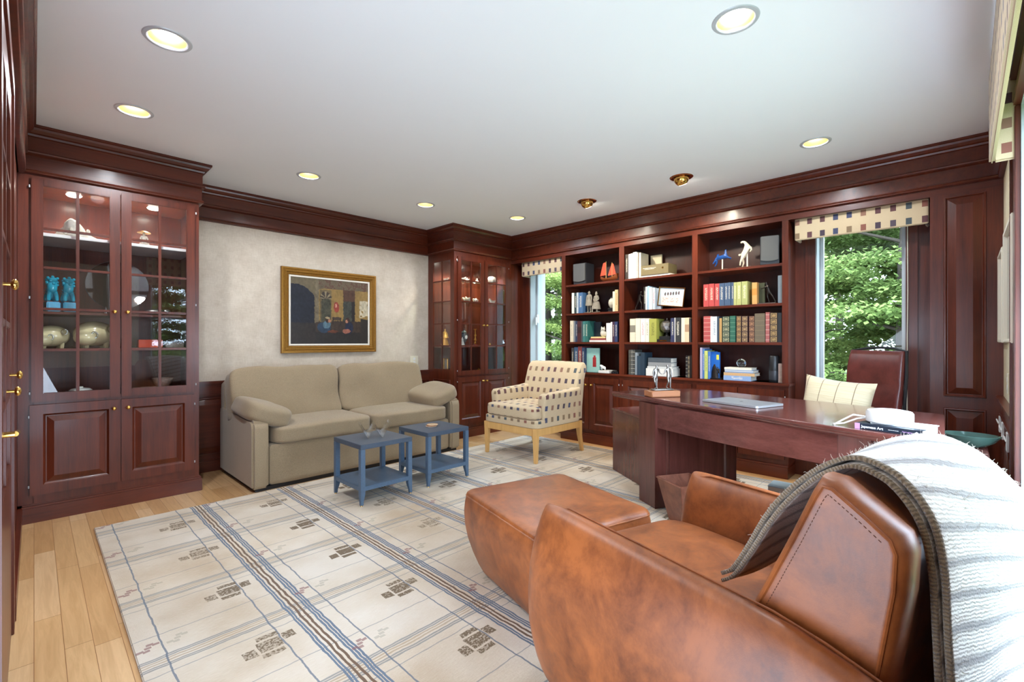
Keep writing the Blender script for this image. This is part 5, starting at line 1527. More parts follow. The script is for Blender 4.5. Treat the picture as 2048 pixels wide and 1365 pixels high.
def warrior(label, y, kneel):
    t = thing('warrior_statue', label, 'statue', (4.63, y, 1.5353), RB, 'terracotta warriors')
    if kneel:
        figure(t, 'body', M_terra, 0.24, J_stand(lk=(-.12, -.16, .30), la=(-.12, -.16, .05), lt=(-.12, -.24, .03), rk=(.08, -.10, .05), ra=(.08, .14, .06), rt=(.08, .20, .03), pelvis=(0, 0, .36), lhip=(-.06, 0, .34), rhip=(.06, 0, .34), belly=(0, 0, .48), lh=(-.03, -.15, .52), lf=(0, -.18, .52), rh=(.03, -.15, .54), rf=(0, -.18, .55)), 1.25)
        b = MB(); b.lathe([(0.052, 0.04), (0.045, 0.08), (0.034, 0.13), (0.0, 0.135)], n=14); b.build('armour_skirt', M_terra, t)
    else:
        figure(t, 'body', M_terra, 0.262, J_stand(), 1.2)
        b = MB(); b.lathe([(0.048, 0.085), (0.042, 0.12), (0.034, 0.16), (0.0, 0.165)], n=16); b.build('armour_skirt', M_terra, t)
    MB().cyl((0, 0, 0.222 if not kneel else 0.225), (0, 0, 0.262 if not kneel else 0.25), 0.014, 0.008, 8).build('topknot', M_terra, t)
    b = MB(); b.box(-0.045, 0.045, -0.045, 0.045, 0, 0.006); b.build('base', M_terra, t)
warrior('grey standing terracotta warrior, left of the pair on the left bay second shelf', 3.215, False)
warrior('grey kneeling terracotta warrior, right of the pair on the left bay second shelf', 3.115, True)
gj = thing('ginger_jar', 'cream patterned round ginger jar on a black stand, left bay', 'vase', (4.66, 2.912, 1.5353), RB)
b = MB(); b.lathe([(0.0, 0.046), (0.026, 0.046), (0.044, 0.075), (0.050, 0.105), (0.042, 0.138), (0.026, 0.152), (0.024, 0.160), (0.0, 0.162)], n=28); b.build('body', plain('blue_white_glaze', srgb(190, 184, 166), 0.2, 0, 0.55, 70), gj)
b = MB(); b.box(-0.036, 0.036, -0.036, 0.036, 0, 0.03); b.box(-0.042, 0.042, -0.042, 0.042, 0.03, 0.045); b.build('stand', M_black, gj, bevel=0.003)
b = MB(); b.lathe([(0.027, 0.158), (0.024, 0.170), (0.006, 0.174), (0.006, 0.180), (0.0, 0.182)], n=20); b.build('lid', M_black, gj)
ow = thing('white_owl', 'small white owl figurine sitting on the stacked books, left bay', 'figurine', (4.66, 3.04, zA + 0.0003), RB)
b = MB(); b.ball((0, 0, 0.040), (0.034, 0.03, 0.042)); b.ball((0, -0.004, 0.082), (0.030, 0.027, 0.026)); b.ball((-0.018, -0.004, 0.106), (0.008, 0.006, 0.014)); b.ball((0.018, -0.004, 0.106), (0.008, 0.006, 0.014)); b.ball((0.03, 0.0, 0.03), (0.02, 0.02, 0.028)); b.build('body', plain('white_biscuit', srgb(214, 210, 196), 0.6, 0, 0.1), ow)
b = MB(); b.ball((-0.012, -0.030, 0.086), 0.005); b.ball((0.012, -0.030, 0.086), 0.005); b.build('eyes', M_black, ow)
pm = thing('animal_figurine', 'tiny white animal figurine on the flat white book on the counter', 'figurine', (4.64, 3.03, zA4 + 0.0003), RB)
bake(skin('body', [(0, 0, .03), (.03, 0, .032), (-.02, 0, .038), (-.03, 0, .055), (-.042, 0, .055), (.03, 0, .012), (.03, 0, 0.004), (-.015, 0, .012), (-.015, 0, .004)], [(0, 1), (0, 2), (2, 3), (3, 4), (1, 5), (5, 6), (2, 7), (7, 8)], [.016, .014, .014, .013, .008, .008, .006, .008, .006], M_white, pm))
for y, lb in ((2.87, 'small dark trinket on the counter, left of the pair'), (2.82, 'small dark trinket on the counter, right of the pair')):
    t = thing('dark_trinket', lb, 'ornament', (4.605, y, 0.8303), RB, 'dark trinkets')
    b = MB(); b.prism_y([(-0.022, 0.008), (0.022, 0.008), (0.022, 0.016), (0.012, 0.019), (0.006, 0.029), (-0.012, 0.029), (-0.016, 0.019), (-0.022, 0.017)], -0.01, 0.01); b.build('body', M_black, t, bevel=0.002)
    for sx in (-0.013, 0.013):
        MB().cyl((sx, -0.012, 0.007), (sx, 0.012, 0.007), 0.007, n=12).build('wheel_pair', M_dkgrey, t)
bx = thing('box_set', 'olive box set with small gold seal on the top shelf, middle bay', 'box', (4.59, 2.52, 1.8853), RB)
b = MB(); b.box(0, 0.33, 0.01, 0.20, 0, 0.022); b.build('lower_book', M_paper, bx)
b = MB(); b.box(0.005, 0.318, 0.0, 0.20, 0.022, 0.128); b.build('case', plain('olive_case', srgb(112, 100, 66), 0.5), bx, bevel=0.002)
b = MB(); b.lathe([(0, 0), (0.010, 0), (0.010, 0.001)], n=20); b.xform(Matrix.Translation((0.255, 0.0, 0.085)) @ Matrix.Rotation(PI / 2, 4, 'X')); b.build('gold_seal', M_brass, bx)
b = MB()
for k_, (w_, z_) in enumerate(((0.15, 0.094), (0.11, 0.083))): b.box(0.03 + 0.02 * k_, 0.03 + 0.02 * k_ + w_, -0.0008, 0, z_, z_ + 0.004)
b.build('title_lines', M_paper, bx)
run = thing('runner_statue', 'dark bronze striding figure pushing the books, second shelf middle bay', 'statue', (4.63, 2.556, 1.5353), RB)
figure(run, 'body', M_bronze, 0.215, J_stand(0.3, ls=(-.02, .06, .79), rs=(.12, -.06, .79), le=(.14, .05, .74), lh=(.26, .03, .72), lf=(.31, .03, .73), re=(.20, -.06, .70), rh=(.30, -.05, .70), rf=(.35, -.05, .71), lk=(-.12, .03, .32), la=(-.24, .03, .12), lt=(-.20, .03, .05), rk=(.16, -.03, .30), ra=(.12, -.03, .07), rt=(.19, -.03, .045)), 0.85)
b = MB(); b.box(-0.075, 0.06, -0.03, 0.03, 0, 0.008); b.build('base', M_black, run)
fr = thing('photo_frame', 'tilted gold framed group photograph on the second shelf, middle bay', 'picture', (4.625, 2.185, 1.5353 + 0.104), RB)
frame_loft([(0, 0), (0, 0.012), (0.008, 0.012), (0.010, 0.004), (0.010, 0)], 0.285, 0.20).build('frame', M_brass, fr, ang=25)
def photo_fn(u, v):
    n = mnoise.noise(Vector((u * 14, v * 14, 5)))
    c = srgb(176, 186, 196)[:3] if v > 0.55 + 0.05 * math.sin(u * 5) else srgb(206 + 20 * n, 192 + 20 * n, 186 + 20 * n)[:3]
    for q in range(6):
        if ((u - 0.24 - q * 0.11) / 0.035) ** 2 + ((v - 0.64 - 0.02 * q) / 0.10) ** 2 < 1: c = srgb(70 + 8 * (q % 3), 66, 66)[:3]
    if 0.15 < u < 0.8 and 0.18 < v < 0.45 and n > 0.12: c = srgb(176, 150, 140)[:3]
    return c
painted('photograph', fr, 0.266, 0.182, photo_fn, 60, 40, y=-0.003)
b = MB(); b.box(-0.01, 0.01, 0.0, 0.004, -0.09, 0.05); b.build('easel_leg', M_black, fr)
fr.rotation_euler = (0, math.radians(7), RB); fr.location.z += 0.020
gl = thing('globe_trophy', 'silver faceted globe trophy on a black plinth, third shelf middle bay', 'trophy', (4.66, 2.250, 1.1883), RB)
b = MB(); b.box(-0.078, 0.078, -0.07, 0.07, 0, 0.030); b.box(-0.06, 0.06, -0.055, 0.055, 0.030, 0.062); b.lathe([(0.03, 0.062), (0.012, 0.082), (0.01, 0.10)], n=16); b.build('plinth', M_black, gl, bevel=0.002)
b = MB(); bmesh.ops.create_icosphere(b.bm, subdivisions=2, radius=0.072); b.xform(Matrix.Translation((0, 0, 0.165)))
for v in b.bm.verts: v.co += (v.co - Vector((0, 0, 0.165))) * 0.06 * mnoise.noise(v.co * 40)
b.build('globe', M_silverbr, gl, smooth=False)
MB().cyl((0, 0, 0.23), (0, 0, 0.252), 0.008, 0.004, 10).build('finial', M_silverbr, gl)
b = MB(); b.box(-0.05, 0.03, -0.0712, -0.07, 0.008, 0.022); b.build('plaque', M_brass, gl)

# horses and dragon on posts
def horse(label, y, mat, rear):
    t = thing('horse_sculpture' if rear else 'leaping_sculpture', label, 'sculpture', (4.65, y, 1.8853), RB)
    b = MB(); b.box(-0.065, 0.065, -0.045, 0.045, 0, 0.006); b.build('base', M_cream, t, bevel=0.002)
    if rear:
        MB().cyl((0.02, 0, 0.006), (0.02, 0, 0.15), 0.006, n=10).build('post', M_cream, t)
        V = [(0.0, 0, .125), (.015, 0, .165), (.028, 0, .195), (.012, 0, .225), (-.008, 0, .247), (-.028, 0, .246), (-.04, 0, .238), (.05, -.012, .185), (.062, -.012, .165), (.045, -.012, .142), (.045, .012, .18), (.055, .012, .155),
             (-.02, -.012, .095), (-.035, -.012, .06), (-.04, -.012, .025), (-.028, .012, .10), (-.015, .012, .05), (-.028, .012, .012), (-.032, 0, .13), (-.058, 0, .125)]
        E = [(0, 1), (1, 2), (2, 3), (3, 4), (4, 5), (5, 6), (2, 7), (7, 8), (8, 9), (2, 10), (10, 11), (0, 12), (12, 13), (13, 14), (0, 15), (15, 16), (16, 17), (0, 18), (18, 19)]
        R = [.026, .024, .022, .015, .012, .012, .008, .009, .007, .006, .009, .007, .014, .008, .006, .013, .008, .006, .010, .012]
    else:
        MB().cyl((0, 0, 0.006), (0, 0, 0.105), 0.006, n=10).build('post', M_cream, t)
        V = [(0.0, 0, .12), (-.035, 0, .125), (-.06, 0, .115), (.03, 0, .13), (.03, 0, .165), (.028, 0, .19), (.04, 0, .196), (.06, -.008, .115), (.085, -.008, .11), (.055, .008, .12), (.08, .008, .10), (-.07, -.008, .09), (-.09, -.008, .07), (-.055, .008, .075), (-.075, .008, .045), (-.045, 0, .155), (-.03, 0, .16)]
        E = [(0, 1), (1, 2), (0, 3), (3, 4), (4, 5), (5, 6), (3, 7), (7, 8), (3, 9), (9, 10), (2, 11), (11, 12), (2, 13), (13, 14), (1, 15), (15, 16)]
        R = [.022, .02, .016, .018, .012, .010, .006, .009, .005, .009, .006, .010, .005, .010, .005, .008, .004]
    bake(skin('body', V, E, R, mat, t, sub=2))
horse('blue glazed leaping creature on a white post, right bay top shelf', 1.68, plain('blue_glaze', srgb(30, 66, 128), 0.15, 0, 0.4, 40), False)
horse('cream rearing horse sculpture on a white post, right bay top shelf', 1.475, plain('ivory_glaze', srgb(214, 200, 176), 0.35, 0, 0.3, 40), True)
pu = thing('pushing_statue', 'bronze figure leaning to push the orange book, second shelf right bay', 'statue', (4.625, 1.265, 1.5353), RB)
figure(pu, 'body', M_bronze, 0.205, J_stand(-0.3, pelvis=(.02, 0, .53), ls=(-.12, .06, .78), rs=(-.02, -.06, .80), le=(-.22, .06, .72), lh=(-.32, .05, .70), lf=(-.36, .05, .73), re=(-.15, -.07, .72), rh=(-.27, -.06, .68), rf=(-.31, -.06, .71), lk=(-.06, .03, .30), la=(.01, .03, .08), lt=(-.06, .03, .05), rk=(.16, -.03, .32), ra=(.27, -.03, .10), rt=(.22, -.03, .055)), 0.9)
b = MB(); b.box(-0.085, 0.065, -0.035, 0.035, 0, 0.009); b.build('base', M_silverbr, pu)
be = thing('bronze_bookend', 'bronze bookend of a figure on rocks beside the blue book, right bay', 'bookend', (4.60, 1.72, 0.8303), RB)
b = MB(); b.box(-0.05, 0.055, -0.02, 0.05, 0, 0.012)
rg = []
for z, w in ((0.012, 0.04), (0.06, 0.034), (0.11, 0.026), (0.15, 0.016), (0.165, 0.006)):
    rg.append([(-0.02 + w * math.cos(a * PI / 5) * (1 + .25 * mnoise.noise(Vector((a, z * 30, 1)))), 0.02 + 0.6 * w * math.sin(a * PI / 5), z) for a in range(10)])
b.loft(rg); b.build('rock', M_bronze, be)
figure(be, 'figure', M_bronze, 0.11, {k_: (v_[0] + 0.25, v_[1] - .05, v_[2] + 0.12) for k_, v_ in J_stand(-0.3, lk=(-.10, -.03, .34), la=(-.02, -.03, .14), rk=(.12, .0, .30), lh=(-.25, -.03, .70), lf=(-.3, -.03, .72)).items()}, 0.9)
ck = thing('crystal_clock', 'round clear crystal ornament standing on the pile of books, right bay', 'ornament', (4.63, 1.50, zC4 + 0.0003), RB)
b = MB(); b.ball((0, 0, 0.042), (0.040, 0.018, 0.040), 20, 12); b.build('crystal', solid_glass('smoky_crystal', (0.75, 0.88, 0.88, 1)), ck)
b = MB(); b.tube([(0.042 * math.cos(a * PI / 12), 0.0, 0.042 + 0.042 * math.sin(a * PI / 12)) for a in range(-10, 23)], 0.003, 6); b.box(-0.02, 0.02, -0.015, 0.015, 0, 0.005); b.build('ring_stand', M_chrome, ck)
es = thing('cylinder_speaker', 'tall black cylindrical smart speaker on the counter, right bay', 'speaker', (4.64, 1.225, 0.8303), RB)
b = MB(); b.lathe([(0, 0), (0.040, 0), (0.042, 0.003), (0.042, 0.228), (0.038, 0.236), (0, 0.236)], n=32); b.build('body', M_black, es)
b = MB(); b.lathe([(0.0422, 0.02), (0.0426, 0.022), (0.0426, 0.10), (0.0422, 0.102)], n=32, cap=False); b.build('grille', M_dkgrey, es)
lf = thing('leaflets', 'upright pale leaflets at the right end of the counter', 'papers', (4.60, 1.185, 0.8303), RB)
for k_, (a_, h_) in enumerate(((0.0, 0.17), (0.004, 0.15))):
    b = MB(); b.box(0.002 + a_, 0.036, 0.004 + 0.006 * k_, 0.007 + 0.006 * k_, 0.0, h_); b.build('sheet', M_paper if k_ else plain('photo_print', srgb(150, 130, 120), 0.5, 0, 0.5, 50), lf, smooth=False)

# ---------------------------------------------------------------- on the desk
ds = thing('desk_sculpture', 'silvery bronze pair of figures holding hands on a walnut block', 'sculpture', (3.235, 1.60, DZ + 0.0003), math.radians(-33))
b = MB(); b.box(-0.115, 0.115, -0.06, 0.06, 0, 0.046); b.build('wooden_block', block_wood, ds, bevel=0.006, seg=1)
b = MB(); b.soft((0, 0, 0.052), (0.17, 0.07, 0.012), e=5, n=8); b.build('plinth', M_silverbr, ds)
for s in (-1, 1):
    J = J_stand(0.18 * -s, lk=(-.05, -.06, .28), la=(-.09 * s, .05, .07), rk=(.06, .0, .27), lf=(-.17, -.02, .47))
    if s < 0: J.update(rh=(.24, -.02, .60), re=(.18, 0, .66), rf=(.29, -.02, .60))
    else: J.update(lh=(-.24, -.02, .60), le=(-.18, 0, .66), lf=(-.29, -.02, .60))
    J = {k_: (v_[0] + 0.30 * s, v_[1], v_[2]) for k_, v_ in J.items()}
    o = figure(ds, 'figure', M_silverbr, 0.185, J, 0.95)
    o.location = (0, 0, 0.055)
lp = thing('laptop', 'closed silver laptop lying on the desk', 'laptop', (3.225, 1.045, DZ + 0.0003), math.radians(-17))
b = MB(); b.prism(rrect(0.275, 0.40, 0.014, 4), 0.002, 0.009); b.build('base', M_silver, lp, bevel=0.001)
b = MB(); b.prism(rrect(0.275, 0.40, 0.014, 4), 0.0095, 0.0150); b.build('lid', M_silver, lp, bevel=0.001)
b = MB(); b.soft((0, 0.0, 0.0151), (0.022, 0.020, 0.0006), e=2.4, n=6); b.build('lid_emblem', M_dkgrey, lp)
jb = thing('art_book', 'thick paperback on Japanese Art lying at the desk right end', 'book', (2.662, 0.248, DZ + 0.0003), math.radians(255.8))
jx = 0.125
b = MB(); b.box(-jx, jx, 0, 0.175, 0, 0.0012); b.box(-jx, jx, 0, 0.175, 0.0248, 0.026); b.box(-jx, jx, 0, 0.0012, 0, 0.026)
b.build('cover', plain('ink_blue_cover', srgb(22, 34, 48), 0.4), jb, smooth=False)
b = MB(); b.box(-jx + 0.001, jx - 0.001, 0.0012, 0.174, 0.0012, 0.0248); b.build('page_block', M_paper, jb, smooth=False)
b = MB(); b.box(-jx - 0.0002, -jx + 0.020, -0.0006, 0, 0, 0.026); b.build('pink_band', plain('pink_band', srgb(206, 150, 196), 0.5), jb, smooth=False)
text_mesh('title_lettering', 'Japanese Art', 0.0165, M_white, jb, (-jx + 0.026, -0.0008, 0.0075), (PI / 2, 0, 0), True)
b = MB()
for k_ in range(5): b.box(0.004 + 0.0078 * k_, 0.0105 + 0.0078 * k_, -0.0008, 0, 0.0115, 0.0130)
b.build('author_line', M_white, jb)
text_mesh('edition_lettering', 'Third edition', 0.0070, plain('lilac_print', srgb(206, 160, 216), 0.5), jb, (0.054, -0.0008, 0.010), (PI / 2, 0, 0))
b = MB(); b.prism_y([(0.105, 0.0065), (0.1125, 0.013), (0.105, 0.0195), (0.0975, 0.013)], -0.0009, 0); b.build('publisher_mark', M_white, jb)
b = MB(); b.box(-0.10, 0.105, -0.08, 0.08, 0, 0.004)
tag(b.build('paper_sheets', M_white, loc=(2.775, 0.195, DZ + 0.0268), rot=math.radians(78)), 'white sheets of paper lying on the art book', 'paper')
wd = thing('white_drum', 'white rounded drum with a looped white cord on the art book', 'device', (2.775, 0.250, DZ + 0.0310), 0)
b = MB(); b.lathe([(0, 0), (0.083, 0), (0.088, 0.004), (0.088, 0.045), (0.082, 0.054), (0.05, 0.060), (0, 0.061)], n=40); b.build('drum', M_white, wd)
b = MB(); b.tube([(-0.02, 0.086, 0.02), (-0.05, 0.13, 0.028), (-0.07, 0.17, 0.0), (-0.08, 0.20, -0.023), (-0.05, 0.21, -0.026), (-0.03, 0.17, -0.02), (-0.01, 0.12, 0.006), (0.0, 0.086, 0.012)], 0.0035, 6); b.build('cord', M_white, wd)
bt = thing('green_glass_dish', 'large oval green glass dish on the return beside the desk', 'dish', (3.33, -0.02, 0.6603), 0)
b = MB(); b.lathe([(0.0, 0.004), (0.05, 0.004), (0.09, 0.03), (0.115, 0.062), (0.112, 0.064), (0.085, 0.036), (0.045, 0.010), (0.0, 0.010)], n=36); b.xform(Matrix.Diagonal((0.75, 1.0, 1, 1))); b.build('bowl', plain('green_glaze', srgb(62, 84, 76), 0.12, 0.2, 0.2, 8), bt)
zz = 0.013
for c, w_, d_, h_, lb, rr_ in ((srgb(190, 204, 226), 0.24, 0.21, 0.075, 'large pale blue book at the bottom of the floor pile behind the club chair', 0.15), (srgb(170, 196, 212), 0.21, 0.19, 0.055, 'large grey blue book on top of the floor pile behind the club chair', 0.05)):
    t = book('book', lb, 'books on the floor', (3.93, 0.83, zz), w_, h_, d_, c, rot=PI / 2 + rr_, flat=True)
    zz += h_ + 0.0003

# ---------------------------------------------------------------- on the side tables
cs = thing('acrylic_sculpture', 'clear zigzag acrylic holder on the left blue table', 'ornament', (1.845, 3.30, RZ + 0.4403), math.radians(-20))
b = MB()
zg = [(-0.105, 0.100), (-0.05, 0.006), (0.0, 0.090), (0.055, 0.004), (0.12, 0.100)]
po_ = [(x, z) for x, z in zg] + [(x + 0.004, z + 0.022) for x, z in zg[::-1]]
b.prism_y([(x, max(0, z - 0.004)) for x, z in po_], -0.07, 0.07)
b.build('clear_block', glass_mat('clear_acrylic', (0.93, 0.95, 0.96, 1), 2.1, 0.05), cs, smooth=False)
z = RZ + 0.4403
for k_ in range(3):
    b = MB(); b.lathe([(0, 0), (0.048 - 0.003 * (k_ % 2), 0), (0.05 - 0.003 * (k_ % 2), 0.003), (0.047, 0.006), (0, 0.006)], n=30)
    tag(b.build('coaster', plain('agate_%d' % k_, [srgb(190, 170, 150), srgb(176, 112, 66), srgb(206, 176, 140)][k_], 0.25, 0, 0.3, 30), loc=(2.425 + 0.004 * k_, 3.345 - 0.003 * k_, z)),
        ['pale round stone coaster at the bottom of the stack on the right blue table', 'brown round stone coaster in the middle of the stack on the right table', 'tan round stone coaster on top of the stack on the right blue table'][k_], 'coaster', 'stone coasters')
    z += 0.0063

# ---------------------------------------------------------------- inside the big glazed cabinet
M_turq = plain('turquoise_glaze', srgb(48, 150, 176), 0.12, 0, 0.35, 30)
def foo_dog(label, x):
    t = thing('foo_dog', label, 'figurine', (x, 4.56, 1.4023), 0.25, 'turquoise foo dogs')
    b = MB(); b.box(-0.036, 0.036, -0.045, 0.045, 0, 0.07); b.build('pedestal', plain('turquoise_pedestal', srgb(40, 140, 176), 0.3, 0, 0.3, 30), t, bevel=0.006)
    V = [(0, .02, .115), (0, -.005, .165), (0, -.012, .205), (0, -.03, .225), (0, -.042, .215), (-.020, -.02, .12), (-.022, -.025, .074), (.020, -.02, .12), (.022, -.025, .074), (-.022, .03, .095), (-.024, .02, .074), (.022, .03, .095), (.024, .02, .074), (0, .04, .15), (0, .045, .19)]
    E = [(0, 1), (1, 2), (2, 3), (3, 4), (1, 5), (5, 6), (1, 7), (7, 8), (0, 9), (9, 10), (0, 11), (11, 12), (0, 13), (13, 14)]
    bake(skin('body', V, E, [.028, .026, .028, .026, .018, .012, .011, .012, .011, .015, .011, .015, .011, .010, .012], M_turq, t, sub=2))
    b = MB()
    for i in range(16):
        a = 2.4 * i; zz_ = 0.19 + 0.055 * (i / 16)
        b.ball((0.027 * math.cos(a), -0.010 + 0.024 * math.sin(a), zz_), 0.010, 8, 5)
    b.build('mane', M_turq, t)
foo_dog('turquoise glazed lion dog on a pedestal, the left one of the pair', 0.085)
foo_dog('turquoise glazed lion dog on a pedestal, the right one of the pair', 0.168)
gd = thing('glass_disc', 'large round glass disc on clear feet in the left cabinet', 'glass disc', (0.45, 4.66, 1.4023), 0.0)
b = MB(); b.lathe([(0, -0.010), (0.12, -0.007), (0.188, 0.003), (0.190, 0.008), (0.186, 0.011), (0.12, 0.002), (0, 0.0)], n=56); b.xform(Matrix.Translation((0, 0, 0.222)) @ Matrix.Rotation(math.radians(82), 4, 'X'))
b.build('disc', glass_mat('blown_glass', (0.80, 0.82, 0.84, 1), 2.3, 0.03), gd)
for x in (-0.07, 0.07):
    MB().cyl((x, 0, 0), (x, -0.002, 0.06), 0.010, 0.006, 10).build('foot', M_chrome, gd)
M_cela = plain('celadon_glaze', srgb(214, 204, 158), 0.15, 0, 0.12, 20)
def pig(label, x, s):
    t = thing('celadon_vessel', label, 'figurine', (x, 4.62, 1.1483), 0.2, 'celadon animal vessels')
    b = MB(); b.ball((0, 0, 0.075 * s), (0.085 * s, 0.075 * s, 0.066 * s), 24, 14); b.ball((-0.045 * s, -0.04 * s, 0.055 * s), (0.05 * s, 0.045 * s, 0.042 * s), 18, 10)
    for px_2 in (-0.04, 0.04):
        for py_2 in (-0.03, 0.03): b.cyl((px_2 * s, py_2 * s, 0), (px_2 * s, py_2 * s, 0.04 * s), 0.010 * s, 0.014 * s, 8)
    b.build('body', M_cela, t)
    b = MB()
    for cx, cz in ((-0.02, 0.068), (0.042, 0.10)):
        b.tube([(cx * s + 0.012 * s * math.cos(a * PI / 6), -0.074 * s, cz * s + 0.016 * s * math.sin(a * PI / 6)) for a in range(13)], 0.004 * s, 6)
    b.build('eye_rings', plain('celadon_dark', srgb(120, 108, 66), 0.2), t)
pig('cream celadon animal vessel, cut off by the left door frame', 0.086, 1.15)
pig('cream celadon animal vessel behind the middle of the left glass door', 0.312, 1.40)
b = MB(); b.box(-0.075, 0.075, -0.04, 0.04, 0, 0.062)
tag(b.build('orange_box', plain('orange_lacquer', srgb(206, 74, 26), 0.35), loc=(0.635, 4.58, 1.1483), bevel=0.003), 'small orange lacquer box in the left cabinet', 'box')
b = MB(); b.box(-0.06, 0.06, -0.03, 0.03, 0, 0.040)
tag(b.build('marbled_box', plain('marbled_paper', srgb(150, 140, 130), 0.4, 0, 0.5, 60), loc=(0.79, 4.58, 1.1483), bevel=0.003), 'low marbled grey box beside the orange box', 'box')
b = MB(); b.ball((0, 0, 0.025), (0.07, 0.03, 0.025), 18, 10); b.ball((0.07, 0, 0.03), (0.03, 0.012, 0.02), 12, 8)
tag(b.build('glass_fish', M_silverbr, loc=(0.665, 4.56, 1.4023)), 'small pale glass fish beside the glass disc', 'figurine')
M_rock = plain('blue_grey_glaze', srgb(176, 172, 160), 0.2, 0, 0.6, 35)
t = thing('mountain_group', 'blue and grey glazed mountain group on the left cabinet top shelf', 'figurine', (0.215, 4.60, 1.9353), 0)
rg = []
for z, w in ((0, 0.105), (0.02, 0.10), (0.05, 0.075), (0.08, 0.052), (0.11, 0.04), (0.135, 0.022), (0.145, 0.006)):
    rg.append([(w * math.cos(a * PI / 9) * (1 + .4 * mnoise.noise(Vector((math.cos(a * PI / 9) * 2, math.sin(a * PI / 9) * 2, z * 26)))) - 0.02 * (z / 0.1), 0.55 * w * math.sin(a * PI / 9), z) for a in range(18)])
MB().loft(rg).build('rock', M_rock, t)
for i in range(5):
    MB().ball((-0.06 + 0.03 * i, -0.045 + 0.004 * i, 0.035 + 0.012 * ((i * 2) % 3)), (0.012, 0.010, 0.018), 10, 6).build('small_figure', M_rock, t)
t = thing('seated_figure', 'small glazed seated figure with a wide hat on the top shelf', 'figurine', (0.60, 4.60, 1.9353), 0)
figure(t, 'body', M_rock, 0.15, J_stand(pelvis=(0, 0, .20), lhip=(-.06, 0, .18), rhip=(.06, 0, .18), belly=(0, 0, .32), chest=(0, 0, .48), neck=(0, 0, .60), chin=(0, -.01, .64), head=(0, 0, .70), crown=(0, 0, .75), ls=(-.1, 0, .55), rs=(.1, 0, .55), le=(-.16, -.04, .40), re=(.16, -.04, .40), lh=(-.08, -.14, .32), rh=(.08, -.14, .32), lf=(-.04, -.17, .32), rf=(.04, -.17, .32), lk=(-.2, -.14, .14), rk=(.2, -.14, .14), la=(-.03, -.2, .06), ra=(.03, -.22, .06), lt=(.06, -.22, .05), rt=(-.06, -.25, .05)), 1.3)
b = MB(); b.lathe([(0.044, 0.108), (0.040, 0.114), (0.016, 0.124), (0.0, 0.128)], n=22); b.build('hat', M_gilt, t)
M_porc = plain('white_porcelain', srgb(222, 224, 216), 0.12, 0, 0.12, 40)
M_imari = plain('patterned_porcelain', srgb(150, 124, 108), 0.15, 0, 0.6, 60)
def bowl(name, label, cat, x, y, z, r, h, m, foot=True):
    t = thing(name, label, cat, (x, y, z), 0)
    b = MB(); b.lathe([(0, 0.006), (r * .45, 0.006), (r * .8, h * .5), (r, h), (r * .97, h), (r * .74, h * .5), (r * .4, 0.010), (0, 0.010)], n=30); b.build('bowl', m, t)
    b = MB(); b.lathe([(0, 0), (r * .42, 0), (r * .40, 0.006), (0, 0.006)], n=24); b.build('foot_ring', m, t)
    return t
tb = bowl('tea_bowl', 'small white covered tea dish low in the left cabinet', 'dish', 0.235, 4.58, 0.8153, 0.065, 0.03, M_porc)
b = MB(); b.lathe([(0.062, 0.031), (0.05, 0.041), (0.014, 0.047), (0.014, 0.055), (0, 0.057)], n=28); b.build('lid', M_porc, tb)
bowl('flat_dish', 'flat white saucer low in the left cabinet, beside the tea dish', 'dish', 0.37, 4.60, 0.8153, 0.07, 0.014, M_porc)
bowl('blue_dish', 'blue and white dish low behind the right glass door', 'dish', 0.61, 4.56, 0.8153, 0.085, 0.024, M_imari)
bowl('imari_bowl', 'patterned round bowl with a dark rim behind the right glass door', 'bowl', 0.73, 4.68, 0.8153, 0.075, 0.085, M_imari)

# ---------------------------------------------------------------- inside the corner cabinet
M_crys = plain('pale_crystal', srgb(222, 214, 196), 0.06, 0.35, 0.2, 60)
def critter(x, y, z, s, lb, grp, sd):
    q = random.Random(sd)
    t = skin('glass_figurine', [(0, 0, .022), (.018, 0, .024), (.026, 0, .038), (.034, 0, .040), (-.012, 0, .022), (-.026, 0, .034), (.014, .006, .004), (.014, -.006, .004), (-.010, .006, .004), (-.010, -.006, .004)],
             [(0, 1), (1, 2), (2, 3), (0, 4), (4, 5), (1, 6), (1, 7), (4, 8), (4, 9)], [.010, .009, .008, .005, .009, .003, .004, .004, .004, .004], M_crys, None, (x, y, z), q.uniform(0, 6.28), sub=1, scale=s)
    tag(bake(t), lb, 'figurine', grp)
k_ = 0
for x, y in ((3.645, 4.72), (3.70, 4.80), (3.82, 4.60), (3.865, 4.64), (3.91, 4.60), (3.96, 4.66)):
    critter(x, y, 1.9503, 1.25 + 0.2 * (k_ % 3), 'small pale crystal animal on the top glass shelf of the corner cabinet', 'crystal animals on the top shelf', k_); k_ += 1
for x in (3.81, 3.845, 3.88, 3.915, 3.95, 3.985, 4.02, 4.055, 4.09, 4.27, 4.31, 4.35, 4.40, 4.45):
    critter(x, 4.56 + 0.05 * (k_ % 4), 1.6903, 1.35 + 0.3 * (k_ % 3), 'small pale crystal animal on the second glass shelf of the corner cabinet', 'crystal animals on the second shelf', k_); k_ += 1
b = MB(); b.lathe([(0, 0.0), (0.05, 0.0), (0.06, 0.010), (0.05, 0.03), (0.02, 0.045), (0.01, 0.055), (0.014, 0.065), (0, 0.075)], n=26)
tag(b.build('shell_dish', M_crys, loc=(4.09, 4.63, 1.9503)), 'pale covered shell dish on the top shelf of the corner cabinet', 'dish')
b = MB(); b.lathe([(0.0, 0), (0.02, 0), (0.012, 0.02), (0.012, 0.04), (0.085, 0.05), (0.088, 0.075), (0.06, 0.115), (0.02, 0.13), (0, 0.132)], n=30)
tag(b.build('dome_ornament', M_crys, loc=(4.36, 4.63, 1.9503)), 'large pale mushroom shaped glass ornament on the top shelf', 'ornament')
